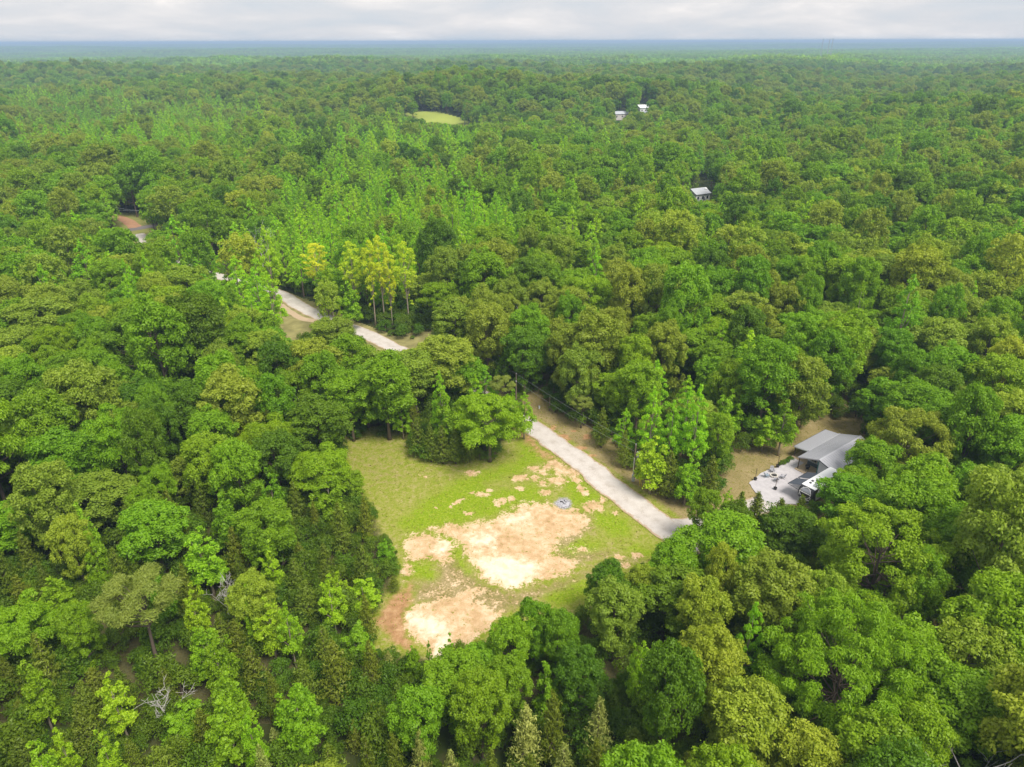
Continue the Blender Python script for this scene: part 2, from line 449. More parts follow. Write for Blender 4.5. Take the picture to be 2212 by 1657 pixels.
def build_tree(kind, seed, lod=0):
    """-> trunk MB, (V, Q, tint) of the crown; crown radius and height of the prototype"""
    rng = np.random.default_rng(seed)
    dens = (1.0, 0.42, 0.2)[lod]; big = (1.0, 1.42, 2.0)[lod]
    sub = (7, 5, 3)[lod]
    mb = MB(); P_ = []
    if kind in ('oak', 'bigoak'):
        bg = kind == 'bigoak'
        h, R = (18.5, 8.6) if bg else (16.2, 4.3)
        ell = np.array([1, 1 + 0.25 * (rng.random() - 0.5), (0.92 if bg else 1.12) + 0.26 * rng.random()])
        d = spread_dirs(128 if bg else 56, rng, -0.9, 1.0)
        cz = h - R * ell[2] * 0.98
        lump = 1 + 0.22 * np.sin(3 * np.arctan2(d[:, 1], d[:, 0]) + rng.random() * 6) * (1 - d[:, 2]) + rng.normal(size=len(d)) * 0.09
        rr = 4.7 * (0.20 + 0.16 * rng.random(len(d)))
        c = np.array([0, 0, cz]) + d * ell * R * ((0.84 if bg else 0.76) * lump)[:, None]
        lowp = d[:, 2] < 0                         # egg-shaped: the skirt reaches down and draws in
        c[:, 2] = np.where(lowp, cz + (c[:, 2] - cz) * (1.0 if bg else 1.45), c[:, 2])
        c[:, :2] *= np.where(lowp, 1 + 0.12 * d[:, 2], 1)[:, None]
        for q, r in zip(c, rr): P_.append((*q, r, 1.05))
        lim = c[::3]; base = 0.45 if bg else 0.28
        leaf = puff_cards(P_, rng, 18 * dens, 0.32 * big, 0.60, axis_c=np.array([0, 0, cz - 1.0]), sub=sub, dense_low=-0.6)
    elif kind == 'tulip':
        h, R = 15.5, 3.3
        n = 40
        t = (np.arange(n) + 0.5) / n
        a = np.arange(n) * 2.4 + rng.random() * 6
        prof = R * (1 - t) ** 0.62 * (0.55 + 0.45 * np.minimum(1, t / 0.18))
        z = h * (0.26 + 0.70 * t)
        rr = (0.40 + 0.55 * (1 - t)) * (0.85 + 0.4 * rng.random(n))
        q = np.stack([np.cos(a) * prof * 0.86, np.sin(a) * prof * 0.86, z], 1) + rng.normal(size=(n, 3)) * [0.22, 0.22, 0.2]
        for qq, r in zip(q, rr): P_.append((*qq, r, 1.15))
        for k in range(3):
            P_.append((rng.normal() * 0.25 * k, rng.normal() * 0.25 * k, h - 0.25 - 0.7 * k, 0.42, 1.7))
        lim = q[::5]; base = 0.2
        leaf = puff_cards(P_, rng, 24 * dens, 0.27 * big, 0.64, axis_c=None, sub=sub, subr=0.5)
    elif kind == 'poplar':                 # tall bare trunk, loose crown on top
        h, R = 20.0, 3.0
        n = 34
        t = (np.arange(n) + 0.5) / n
        a = np.arange(n) * 2.4 + rng.random() * 6
        prof = R * np.sin(np.clip(0.12 + t * 0.92, 0, 1) * math.pi) ** 0.6
        z = h * (0.46 + 0.50 * t)
        q = np.stack([np.cos(a) * prof * 0.72, np.sin(a) * prof * 0.72, z], 1) + rng.normal(size=(n, 3)) * 0.35
        for qq in q: P_.append((*qq, 0.62 + 0.5 * rng.random(), 1.0))
        for k in range(6):
            an = rng.random() * 6.28; zz_ = h * (0.25 + 0.2 * rng.random())
            P_.append((math.cos(an) * 1.1, math.sin(an) * 1.1, zz_, 0.5, 0.8))
        lim = q[::3]; base = 0.2
        leaf = puff_cards(P_, rng, 13 * dens, 0.30 * big, 0.62, sub=sub, jitter=0.9)
    elif kind == 'maple':                  # ovate, several upright leaders
        h, R = 11.0, 2.9
        nl = 4 + int(rng.integers(0, 3))
        leaders = []
        for k in range(nl):
            an = k * 6.28 / nl + rng.random(); ro = R * (0.28 + 0.34 * rng.random()) if k else 0.1
            leaders.append((math.cos(an) * ro, math.sin(an) * ro, h * (1 if k == 0 else 0.74 + 0.2 * rng.random())))
        for (lx, ly, lz) in leaders:
            m = 9
            for i in range(m):
                t = (i + 0.5) / m
                zc = lz - (lz - h * 0.24) * (1 - t)
                w = (1 - t) ** 0.7 * R * 0.55
                an = rng.random() * 6.28
                P_.append((lx * (0.55 + 0.45 * t) + math.cos(an) * w * 0.7, ly * (0.55 + 0.45 * t) + math.sin(an) * w * 0.7, zc - 0.25, 0.38 + 0.52 * (1 - t), 1.1))
        lim = np.array([p[:3] for p in P_[::5]]); base = 0.15
        leaf = puff_cards(P_, rng, 24 * dens, 0.28 * big, 0.60, sub=sub, subr=0.5, jitter=0.7)
    elif kind == 'cedar':
        h, R = 8.5, 2.0
        n = 70
        t = (np.arange(n) + 0.5) / n
        a = np.arange(n) * 2.4 + rng.random() * 6
        prof = R * (1 - t) ** 0.8 * (0.6 + 0.4 * np.minimum(1, t / 0.12)) * (0.62 + 0.6 * rng.random(n))
        z = h * (0.10 + 0.86 * t)
        q = np.stack([np.cos(a) * prof, np.sin(a) * prof, z], 1)
        A = []; N = []; S = []; TI = []; AL = []
        for i in range(n):
            o = np.array([math.cos(a[i]), math.sin(a[i]), 0])
            m = int((46 if t[i] < 0.8 else 28) * dens)
            w = rng.random((m, 1)) ** 0.7
            core = np.array([0, 0, z[i] - 0.35])
            tip = q[i] + np.array([0, 0, 0.45])
            ps = core * (1 - w) + tip * w + rng.normal(size=(m, 3)) * (0.08 + 0.13 * w) * (0.5 + 0.8 * (1 - t[i]))
            A.append(ps)
            AL.append(np.tile(o * 0.5 + np.array([0, 0, 0.8]), (m, 1)))
            N.append(unit(o * 0.7 + np.array([0, 0, 0.35]) + rng.normal(size=(m, 3)) * 0.6))
            S.append(0.34 * big * (0.6 + 0.7 * rng.random(m)))
            TI.append(np.clip(0.6 * rng.random() + 0.4 * rng.random(m), 0, 1))
        leaf = (np.concatenate(A), np.concatenate(N), np.concatenate(S), 0.34, np.concatenate(TI), np.concatenate(AL))
        lim = q[::9] * [0.7, 0.7, 1]; base = 0.13
    elif kind in ('elm', 'bigelm'):        # wide, layered feathery sprays
        bg = kind == 'bigelm'
        h, R = (17.0, 9.4) if bg else (13.5, 5.2)
        d = spread_dirs(170 if bg else 54, rng, -0.5, 0.97)
        cz = h - R * (0.7 if bg else 0.86)
        lump = 1 + rng.normal(size=len(d)) * 0.14
        c = np.array([0, 0, cz]) + d * [1, 1, 0.72 if bg else 0.9] * R * ((0.88 if bg else 0.8) * lump)[:, None]
        for q in c: P_.append((*q, 5.2 * (0.19 + 0.10 * rng.random()), 0.55))
        lim = c[::3]; base = 0.26
        leaf = puff_cards(P_, rng, 22 * dens, 0.33 * big, 0.36, sub=sub, subr=0.52, droop=0.5, jitter=0.6)
    elif kind == 'pine':
        h, R = 14.0, 4.2
        n = 30
        d = spread_dirs(n, rng, -0.2, 1.0)
        cz = h - R * 0.72
        c = np.array([0, 0, cz]) + d * [1, 1, 0.72] * R * (0.72 + 0.22 * rng.random(n))[:, None]
        for q in c: P_.append((*q, 0.75 + 0.5 * rng.random(), 0.7))
        lim = c; base = 0.24
        leaf = puff_cards(P_, rng, 30 * dens, 0.42 * big, 0.20, sub=max(3, sub - 2), subr=0.6, jitter=1.0)
    elif kind == 'bush':
        h, R = 3.4, 1.8
        for k in range(13):
            dd = spread_dirs(13, rng, 0.0, 1.0)[k]
            P_.append((*(np.array([0, 0, 0.9]) + dd * [R * 0.62, R * 0.62, 1.6]), 0.62 + 0.3 * rng.random(), 0.9))
        lim = np.array([p[:3] for p in P_[::3]]); base = 0.07
        leaf = puff_cards(P_, rng, 30 * max(dens, 0.8), 0.20, 0.55, sub=4, subr=0.58)
    pos, nrm, sz, asp, tint, d = leaf
    along = d if kind in ('cedar', 'pine') else (np.stack([d[:, 0], d[:, 1], -0.5 * np.ones(len(d))], 1) if 'elm' in kind else None)
    V, Q = cards(pos, nrm, sz, asp, rng, along)
    limbs(mb, base, h * (0.93 if kind in ('tulip', 'cedar', 'pine', 'poplar') else 0.74), lim if lod < 1 else lim[::3], rng, n=7 if lod == 0 else 5)
    return mb, (V, Q, np.repeat(tint, 4)), R, h

KIND_OF = {'oak_olive': 'oak', 'oak_green': 'oak', 'oak_deep': 'oak', 'oak_blossom': 'oak', 'tulip_bright': 'tulip', 'tulip_green': 'tulip',
           'tulip_yellow': 'poplar', 'maple_bright': 'maple', 'maple_green': 'maple', 'cedar_olive': 'cedar', 'cedar_silver': 'cedar',
           'bigoak_deep': 'bigoak', 'bigoak_green': 'bigoak', 'bigoak_olive': 'bigoak', 'bigelm_green': 'bigelm', 'elm_green': 'elm', 'pine_grey': 'pine', 'bush_green': 'bush'}
NVAR = {'bigoak': 1, 'bigelm': 1, 'oak': 4, 'tulip': 3, 'poplar': 2, 'maple': 3, 'cedar': 3, 'elm': 2, 'pine': 2, 'bush': 2}
SIZE = {}
_geo = {}
for kd, nv in NVAR.items():
    for v in range(nv):
        for lod in (0, 1):
            _geo[kd, v, lod] = build_tree(kd, 100 + 17 * v + sum(map(ord, kd)), lod)
        SIZE[kd] = _geo[kd, v, 0][2:]
CROWN, TRUNK = {}, {}
for kd, nv in NVAR.items():
    for v in range(nv):
        mbt = _geo[kd, v, 0][0]
        me = bpy.data.meshes.new('trunk'); me.from_pydata(mbt.v, [], mbt.f)
        me.materials.append(MATS['bark_pale' if kd in ('poplar', 'tulip', 'maple') else 'bark'])
        for p in me.polygons: p.use_smooth = True
        TRUNK[kd, v] = me
for ty, kd in KIND_OF.items():
    for v in range(NVAR[kd]):
        V, Q, t = _geo[kd, v, 0][1]
        CROWN[ty, v] = mesh_np('crown', V, Q, [ty], tint=t)

# lighter copies of the same trees for the woods that run on to the horizon (never linked to the scene themselves)
proto_col = bpy.data.collections.new('woodland_source')
PROTO = {}
def add_proto(name, me):
    o = bpy.data.objects.new(name, me); proto_col.objects.link(o)
    return o
for ty in LEAF:
    kd = KIND_OF[ty]
    if kd.startswith('big'): continue
    for v in range(NVAR[kd]):
        mbt, (V, Q, t), _r, _h = _geo[kd, v, 1]
        tv = np.array(mbt.v)
        tq = np.array([f for f in mbt.f if len(f) == 4])
        me = mesh_np('woodland_tree', np.concatenate([V, tv]), np.concatenate([Q, tq + len(V)]), [ty, 'bark'],
                     matidx=np.concatenate([np.zeros(len(Q)), np.ones(len(tq))]), tint=np.concatenate([t, np.zeros(len(tv))]))
        i = len(PROTO)
        PROTO[ty, v] = i
        add_proto('source_%03d' % i, me)
N_TREE_PROTO = len(PROTO)
# a patch of far canopy: some thirty crowns, for woods more than a mile off
def far_patch(seed):
    rng = np.random.default_rng(seed)
    Vs, Ts, Ms = [], [], []
    k = 0
    kinds = ['oak_olive', 'oak_green', 'oak_deep', 'tulip_green', 'tulip_bright']
    pr = [[.36, .27, .30, .05, .02], [.2, .44, .25, .08, .03], [.12, .2, .62, .05, .01], [.2, .25, .2, .2, .15]][seed % 4]
    S = 62.0
    g = 6
    for i in range(g):
        for j in range(g):
            x = (i + 0.5 + rng.normal() * 0.22) / g * S - S / 2; y = (j + 0.5 + rng.normal() * 0.22) / g * S - S / 2
            m = int(rng.choice(5, p=pr))
            R = (6.8 if m < 3 else 4.4) * (0.8 + 0.5 * rng.random()); hh = 13 + 7 * rng.random() + (2 if m > 2 else 0)
            n = 70
            d = unit(rng.normal(size=(n, 3)) + [0, 0, 0.5]); d[:, 2] = np.abs(d[:, 2]) * (1.0 if m < 3 else 1.5)
            lump = 1 + 0.2 * np.sin(d[:, 0] * 5 + rng.random() * 6) * np.sin(d[:, 1] * 5 + rng.random() * 6)
            pos = np.array([x, y, hh - R]) + d * R * lump[:, None] * (0.85 + 0.2 * rng.random((n, 1)))
            V, Q = cards(pos, unit(d + rng.normal(size=(n, 3)) * 0.45), 1.9 * (0.6 + 0.8 * rng.random(n)), 0.7, rng)
            Vs.append(V); Ts.append(np.repeat(0.6 * rng.random() + 0.4 * rng.random(n), 4)); Ms.append(np.full(n, m))
    V = np.concatenate(Vs)
    return mesh_np('far_canopy', V, np.arange(len(V)).reshape(-1, 4), kinds, matidx=np.concatenate(Ms), tint=np.concatenate(Ts))
FAR_N = 8
for s in range(FAR_N):
    add_proto('source_%03d' % (N_TREE_PROTO + s), far_patch(s))

def dead_tree(name, seed, h, spread, loc, label, lean=(0, 0), rz=0.0, twigs=3, group=None):
    """a bare grey tree: trunk and each main bough a part of its own"""
    rng = random.Random(seed)
    root = obj(name, None, loc=loc, rz=rz)
    tag(root, label, 'dead tree', group)
    def branch(mb, p, d, ln, r, lev):
        pts = [Vector(p)]; rad = [r]
        n = 4
        for i in range(n):
            d = (d + Vector((rng.gauss(0, .16), rng.gauss(0, .16), rng.gauss(0.05, .1)))).normalized()
            pts.append(pts[-1] + d * ln / n); rad.append(max(0.016, r * (1 - (i + 1) / n * 0.72)))
        mb.tube(pts, rad, 6, cap=False)
        if lev > 0:
            for _ in range(3 if lev > 1 else 4):
                i = rng.randint(1, n)
                dd = (d + Vector((rng.gauss(0, .75), rng.gauss(0, .75), rng.gauss(0.15, .35)))).normalized()
                branch(mb, pts[i], dd, ln * rng.uniform(.4, .62), max(0.024, rad[i] * .62), lev - 1)
        return pts
    mb = MB()
    top = Vector((lean[0], lean[1], h * 0.62))
    tp = [Vector((0, 0, -0.3)), top * 0.35 + Vector((.1, 0, 0)), top * 0.7, top]
    mb.tube(tp, [h * .017, h * .0135, h * .011, h * .008], 8)
    mb.build('trunk', 'dead_wood', root)
    nb = 6
    for k in range(nb):
        a = k * 2.4 + rng.random()
        t = 0.5 + 0.5 * k / (nb - 1)
        p = top * t
        d = Vector((math.cos(a) * spread, math.sin(a) * spread, 0.95)).normalized()
        b = MB(); branch(b, p, d, h * rng.uniform(.3, .42), h * .006, twigs - 1)
        b.build('bough', 'dead_wood', root)
    return root

# ------------------------------------------------------------------ what the photograph shows of the open ground (pixels)
OPEN_CLEARING = [(738, 972), (800, 936), (858, 948), (905, 990), (960, 1003), (1058, 1000), (1112, 960), (1126, 916), (1138, 900), (1132, 848), (1168, 852),
                 (1195, 890), (1250, 925), (1330, 968), (1350, 1003), (1400, 1056), (1470, 1088), (1482, 1132), (1437, 1190), (1405, 1202), (1350, 1238), (1275, 1302),
                 (1200, 1314), (1120, 1332), (1060, 1372), (1000, 1394), (930, 1405), (815, 1398), (812, 1330), (862, 1270), (866, 1200), (832, 1130), (800, 1080), (785, 1030), (735, 1000)]
OPEN_FAR_ROAD = [(604, 632), (640, 642), (700, 672), (770, 702), (862, 740), (930, 722), (935, 742), (880, 755), (848, 768), (800, 745), (760, 712), (700, 700), (668, 712), (640, 735), (604, 728)]
OPEN_YARD = [(1578, 1000), (1640, 962), (1700, 948), (1715, 928), (1790, 908), (1850, 905), (1862, 938), (1835, 1005), (1800, 1018), (1748, 1078), (1700, 1086), (1660, 1072), (1620, 1058), (1590, 1064), (1572, 1052)]
POPLAR_VIEW = [(765, 520), (912, 520), (918, 700), (860, 745), (765, 700)]
OPEN_JUNCTION = [(232, 464), (270, 460), (335, 485), (332, 506), (302, 513), (296, 526), (272, 526), (276, 502), (250, 486)]
OPEN_FIELD = [(864, 246), (900, 243), (950, 243), (985, 251), (1019, 266), (1000, 270), (960, 267), (920, 260), (888, 253)]
OPEN_SMALL = [[(1328, 240), (1352, 236), (1350, 262), (1330, 262)], [(1376, 224), (1398, 220), (1398, 242), (1380, 242)], [(1492, 398), (1534, 398), (1536, 430), (1506, 436), (1490, 418)], [(1385, 206), (1420, 206), (1420, 213), (1388, 213)]]
OPEN = [OPEN_CLEARING, OPEN_FAR_ROAD, OPEN_YARD, OPEN_JUNCTION, OPEN_FIELD] + OPEN_SMALL

ROAD_L = [(1126, 919), (1167, 952), (1201, 982), (1251, 1019), (1287, 1055), (1331, 1089), (1364, 1115), (1388, 1152), (1438, 1189)]
ROAD_R = [(1142, 909), (1187, 935), (1237, 965), (1301, 1012), (1321, 1028), (1371, 1065), (1421, 1102), (1471, 1129), (1500, 1140)]
def w2(p): return (float(p[0]), float(p[1]))
road_pts = [w2(P(607, 637)), w2(P(660, 668)), w2(P(720, 694)), w2(P(790, 722)), w2(P(850, 752))]
mid_near = [w2((P(*a) + P(*b)) / 2) for a, b in zip(ROAD_L, ROAD_R)]
ROAD_PATH = [w2(P(298, 506)), w2(P(330, 540)), w2(P(420, 580)), w2(P(540, 617))] + road_pts + [w2(P(925, 790)), w2(P(1010, 838)), w2(P(1080, 880))] + mid_near
DRIVE_PATH = [w2(P(1440, 1140)), w2(P(1510, 1135)), w2(P(1600, 1105)), w2(P(1660, 1085)), w2(P(1700, 1070))]
LANE_PATH = [mid_near[-2], w2(P(1475, 1240)), w2(P(1530, 1330)), w2(P(1600, 1480)), (36.0, 20.0)]

# ------------------------------------------------------------------ ground
m, n, l = new_mat('forest_floor')
o = n.new('ShaderNodeOutputMaterial'); b = n.new('ShaderNodeBsdfPrincipled'); b.inputs['Roughness'].default_value = 0.95
b.inputs['Specular IOR Level'].default_value = 0.1
g = n.new('ShaderNodeNewGeometry'); no = n.new('ShaderNodeTexNoise'); no.inputs['Scale'].default_value = 0.35; no.inputs['Detail'].default_value = 8
l.new(g.outputs['Position'], no.inputs['Vector'])
rp = n.new('ShaderNodeValToRGB'); rp.color_ramp.elements[0].color = (0.05, 0.075, 0.015, 1); rp.color_ramp.elements[1].color = (0.085, 0.085, 0.03, 1)
rp.color_ramp.elements[0].position = 0.4; rp.color_ramp.elements[1].position = 0.65
l.new(no.outputs['Fac'], rp.inputs[0]); l.new(rp.outputs[0], b.inputs['Base Color']); l.new(b.outputs[0], o.inputs['Surface'])
plain('far_woods_floor', (0.06, 0.10, 0.03), 0.95, var=0.3, scale=0.01)

rings = np.concatenate([[0.0], np.geomspace(12, 16000, 180)])
NA = 300
ang = np.linspace(0, 2 * math.pi, NA, endpoint=False)
X = np.outer(rings, np.sin(ang)); Y = np.outer(rings, np.cos(ang))
Z = terrain(X, Y)
Z = np.where(np.hypot(X, Y) > 15500, Z + 12, Z)          # beyond the last trees built singly: the top of the closed canopy
V = np.stack([X, Y, Z], 2).reshape(-1, 3)
i, j = np.meshgrid(np.arange(1, len(rings) - 1), np.arange(NA), indexing='ij')
Q = np.stack([i * NA + j, i * NA + (j + 1) % NA, (i + 1) * NA + (j + 1) % NA, (i + 1) * NA + j], -1).reshape(-1, 4)[:, ::-1]
T = np.stack([np.zeros(NA, int), NA + (np.arange(NA) + 1) % NA, NA + np.arange(NA)], 1)
qi = (rings[i.ravel()] > 15000).astype(int)
gm = mesh_np('ground', V, Q, ['forest_floor', 'far_woods_floor'], matidx=np.concatenate([qi, np.zeros(NA, int)]), smooth=True, tris=T)
tag(obj('ground', gm), 'leaf-littered forest floor running under the trees to the horizon', 'ground', kind='structure')

# the mown and cleared land: clearing, verges and the cabin's yard on one fine sheet
def zq(pts):                      # points read off one enlarged view of the photograph
    return [(737.3 + x / 3, 888.5 + y / 3) for x, y in pts]
DIRT = [zq([(570, 775), (700, 735), (800, 740), (960, 720), (1060, 660), (1180, 612), (1330, 600), (1500, 640), (1620, 700), (1560, 800), (1420, 830), (1400, 900), (1330, 940), (1480, 940),
            (1560, 1000), (1480, 1060), (1290, 1090), (1110, 1150), (960, 1110), (900, 1050), (850, 980), (800, 920), (760, 860), (660, 800)]),
        zq([(410, 850), (470, 800), (560, 810), (640, 830), (725, 880), (725, 940), (650, 1010), (600, 960), (480, 970), (420, 960)]),
        zq([(415, 1310), (500, 1250), (640, 1230), (760, 1190), (900, 1130), (945, 1160), (860, 1220), (1000, 1300), (1050, 1330), (960, 1400), (880, 1470), (800, 1560), (700, 1640), (590, 1640), (540, 1540), (470, 1480), (415, 1400)]),
        zq([(415, 990), (450, 1000), (470, 1060), (430, 1100), (415, 1060)])]
BRIGHT = [zq([(600, 890), (650, 860), (690, 890), (650, 930)]), zq([(830, 830), (990, 780), (980, 860), (860, 880)]), zq([(900, 960), (1060, 950), (1290, 1000), (1250, 1080), (1110, 1140), (970, 1090), (920, 1030)]),
          zq([(440, 1330), (520, 1310), (680, 1370), (640, 1440), (560, 1470), (470, 1400)]), zq([(1080, 680), (1210, 680), (1200, 720), (1090, 730)]), zq([(620, 1480), (700, 1440), (690, 1600), (600, 1600)])]
PATCH = zq([(1390, 340), (1425, 385), (1250, 372), (1300, 395), (1260, 430), (1395, 455), (1500, 400), (1530, 445), (1330, 360), (1320, 530), (1160, 500), (900, 540), (950, 515), (945, 545), (760, 590), (740, 605), (830, 670), (800, 655),
            (1050, 580), (1110, 575), (1630, 610), (1600, 640), (1690, 575), (1780, 665), (615, 632), (550, 430), (710, 443), (515, 420), (1180, 430), (1130, 440), (850, 405), (1310, 470), (1550, 500), (1580, 530), (1010, 600),
            (1680, 640), (1560, 900), (1800, 950), (1920, 930), (1850, 1000), (850, 535), (700, 625), (780, 575)])
PR = [(16, 8), (18, 10), (17, 5), (8, 5), (6, 7), (20, 8), (14, 12), (10, 8), (10, 6), (12, 6), (10, 4), (12, 4), (8, 3), (7, 3), (9, 3), (8, 2.5), (8, 2.5), (5, 2), (10, 6), (9, 6), (16, 9), (12, 6), (6, 9), (6, 4), (4, 2.5), (7, 2), (3, 2), (6, 1.5), (12, 5), (10, 5), (14, 5), (9, 5), (10, 7), (9, 5), (11, 6),
      (8, 6), (9, 4), (14, 5), (14, 6), (12, 5), (6, 2.5), (6, 2), (7, 2)]
SOIL = [zq([(200, 1370), (350, 1180), (450, 1130), (465, 1200), (425, 1290), (410, 1420), (460, 1560), (380, 1540), (250, 1400)]), zq([(1150, 140), (1200, 130), (1290, 250), (1390, 330), (1500, 390), (1480, 410), (1350, 330), (1250, 250)])]
LUSH = [zq([(1170, 200), (1330, 240), (1380, 300), (1250, 350), (1150, 400), (900, 480), (1000, 520), (1250, 470), (1350, 560), (1150, 620), (1000, 660), (800, 720), (640, 760), (420, 790), (380, 720), (500, 620), (700, 480), (900, 400), (1130, 330)]),
        zq([(1650, 640), (1850, 700), (1860, 800), (1720, 800), (1640, 720)]), zq([(1430, 900), (1520, 850), (1690, 850), (1620, 900), (1500, 930)]), zq([(450, 980), (560, 990), (620, 1080), (500, 1090)]),
        zq([(1320, 1200), (1600, 1090), (1620, 1200), (1400, 1280)]), zq([(560, 780), (700, 830), (790, 940), (840, 1060), (800, 1070), (740, 940), (640, 840)]), zq([(1900, 860), (2060, 900), (2050, 960), (1850, 900)]),
        zq([(1240, 720), (1310, 740), (1290, 780), (1240, 760)]), zq([(1560, 430), (1680, 560), (1640, 600), (1500, 620), (1440, 470)])]
THIN = [zq([(620, 960), (760, 960), (900, 1080), (1100, 1165), (1500, 1070), (1720, 960), (1950, 940), (1720, 1080), (1330, 1210), (1050, 1340), (860, 1440), (480, 1240), (440, 1120), (600, 1080)]),
        zq([(1330, 620), (1620, 660), (1640, 760), (1560, 860), (1800, 930), (1560, 1000), (1380, 960), (1400, 800)])]
STRAW = [zq([(0, 250), (300, 180), (480, 320), (700, 360), (1000, 320), (1130, 300), (900, 420), (640, 420), (420, 500), (300, 560), (200, 500), (60, 380)])]
RED_VERGE = [(1195, 925), (1215, 945), (1222, 950), (1255, 968), (1283, 986), (1270, 945), (1297, 1008), (1310, 1025), (1240, 932)]
RV_R = [(8, 3), (10, 3), (7, 2.5), (10, 3), (9, 2), (8, 3), (4, 3), (10, 3), (5, 2)]

gx0, gx1, gy0, gy1, gs = -62.0, 84.0, 56.0, 152.0, 0.32
nx, ny = int((gx1 - gx0) / gs) + 1, int((gy1 - gy0) / gs) + 1
GX, GY = np.meshgrid(np.linspace(gx0, gx1, nx), np.linspace(gy0, gy1, ny), indexing='ij')
u, v, _d = proj(np.stack([GX, GY, np.zeros_like(GX)], 2))
wob = (fbm(GX * 0.55, GY * 0.55, 3) - 0.5) * 26 + (fbm(GX * 2.1, GY * 2.1, 9) - 0.5) * 12
u2, v2 = u + wob * 0.9, v + (fbm(GX * 0.6 + 40, GY * 0.6, 5) - 0.5) * 18
def soft(polys, w=10.0):
    r = np.zeros_like(u)
    for p in polys:
        s = polydist(p, u2, v2)
        s = np.where(inside(p, u2, v2), s, -s)
        r = np.maximum(r, np.clip(0.5 + s / (2 * w), 0, 1))
    return r
def blobs(cs, rs):
    r = np.zeros_like(u)
    for (cx_, cy_), (rx, ry) in zip(cs, rs):
        q = np.sqrt(((u2 * 0.7 + u * 0.3 - cx_) / (rx * 1.05)) ** 2 + ((v2 * 0.5 + v * 0.5 - cy_) / (ry * 1.2)) ** 2)
        r = np.maximum(r, np.clip(1.2 - 0.62 * q, 0, 1))
    return r
a_dirt = np.maximum(np.maximum(soft(DIRT, 20), blobs(PATCH, PR) * 0.79), soft(THIN, 30) * 0.43)
a_bright = soft(BRIGHT, 20)
a_soil = np.maximum(soft(SOIL, 18), blobs(RED_VERGE, RV_R))
a_lush = soft(LUSH, 24)
clear_in = np.where(inside(OPEN_CLEARING, u, v), polydist(OPEN_CLEARING, u, v), -polydist(OPEN_CLEARING, u, v))
yard_in = np.where(inside(OPEN_YARD, u, v), polydist(OPEN_YARD, u, v), -polydist(OPEN_YARD, u, v))
road_d = np.minimum(polydist(ROAD_PATH, GX, GY, False), polydist(DRIVE_PATH, GX, GY, False))
east = sstep(1.5, 4.5, (GX * 0.839 + GY * 0.544) - (mid_near[2][0] * 0.839 + mid_near[2][1] * 0.544))     # the verge beyond the road
a_straw = np.clip(np.maximum(np.maximum(np.maximum(soft(STRAW, 30) * 0.35, soft(THIN, 26) * 0.8), east * 0.9), sstep(-30, 6, yard_in)), 0, 1)
a_open = np.maximum(sstep(-46, 10, clear_in), np.maximum(sstep(-26, 6, yard_in), 1 - sstep(4, 9, road_d)))
ash_c = zq([(1440, 600)])[0]
a_ash = np.clip(1.6 - np.hypot((u - ash_c[0]) / 17, (v - ash_c[1]) / 10.5) * (1 + (fbm(GX * 1.5, GY * 1.5, 21) - 0.5) * 0.6), 0, 1)
relief = 0.05 * fbm(GX * 0.5, GY * 0.5, 31) + 0.10 * fbm(GX * 0.12, GY * 0.12, 33)
relief = relief + 0.10 * np.exp(-((road_d - 4.2) / 0.8) ** 2) * fbm(GX * 0.4, GY * 0.4, 35)
edge = np.minimum(np.minimum(GX - gx0, gx1 - GX), np.minimum(GY - gy0, gy1 - GY))
GZ = 0.02 + relief * sstep(2.4, 3.6, road_d) * sstep(0, 5, edge)
V = np.stack([GX, GY, GZ], 2).reshape(-1, 3)
i, j = np.meshgrid(np.arange(nx - 1), np.arange(ny - 1), indexing='ij')
Q = np.stack([i * ny + j, (i + 1) * ny + j, (i + 1) * ny + j + 1, i * ny + j + 1], -1).reshape(-1, 4)

m, n, l = new_mat('cleared_land')
o = n.new('ShaderNodeOutputMaterial'); bs = n.new('ShaderNodeBsdfPrincipled'); bs.inputs['Roughness'].default_value = 0.95; bs.inputs['Specular IOR Level'].default_value = 0.1
geo = n.new('ShaderNodeNewGeometry')
def noise(scale, detail=6, rough=0.6, dist=0.0):
    t = n.new('ShaderNodeTexNoise'); t.inputs['Scale'].default_value = scale; t.inputs['Detail'].default_value = detail
    t.inputs['Roughness'].default_value = rough; t.inputs['Distortion'].default_value = dist
    l.new(geo.outputs['Position'], t.inputs['Vector']); return t.outputs['Fac']
def attr(a):
    t = n.new('ShaderNodeAttribute'); t.attribute_name = a; return t.outputs['Fac']
def mth(op, a, b_=None, c_=None):
    t = n.new('ShaderNodeMath'); t.operation = op
    for k_, v_ in enumerate((a, b_, c_)):
        if v_ is None: continue
        if isinstance(v_, (int, float)): t.inputs[k_].default_value = v_
        else: l.new(v_, t.inputs[k_])
    return t.outputs[0]
def ramp(f, stops):
    t = n.new('ShaderNodeValToRGB')
    el = t.color_ramp.elements
    el[0].position, el[0].color = stops[0][0], (*stops[0][1], 1)
    el[1].position, el[1].color = stops[-1][0], (*stops[-1][1], 1)
    for p_, c_ in stops[1:-1]:
        e_ = el.new(p_); e_.color = (*c_, 1)
    l.new(f, t.inputs[0]); return t.outputs[0]
def mixc(f, a, b_):
    t = n.new('ShaderNodeMix'); t.data_type = 'RGBA'
    if isinstance(f, (int, float)): t.inputs['Factor'].default_value = f
    else: l.new(f, t.inputs['Factor'])
    l.new(a, t.inputs[6]); l.new(b_, t.inputs[7]); return t.outputs[2]
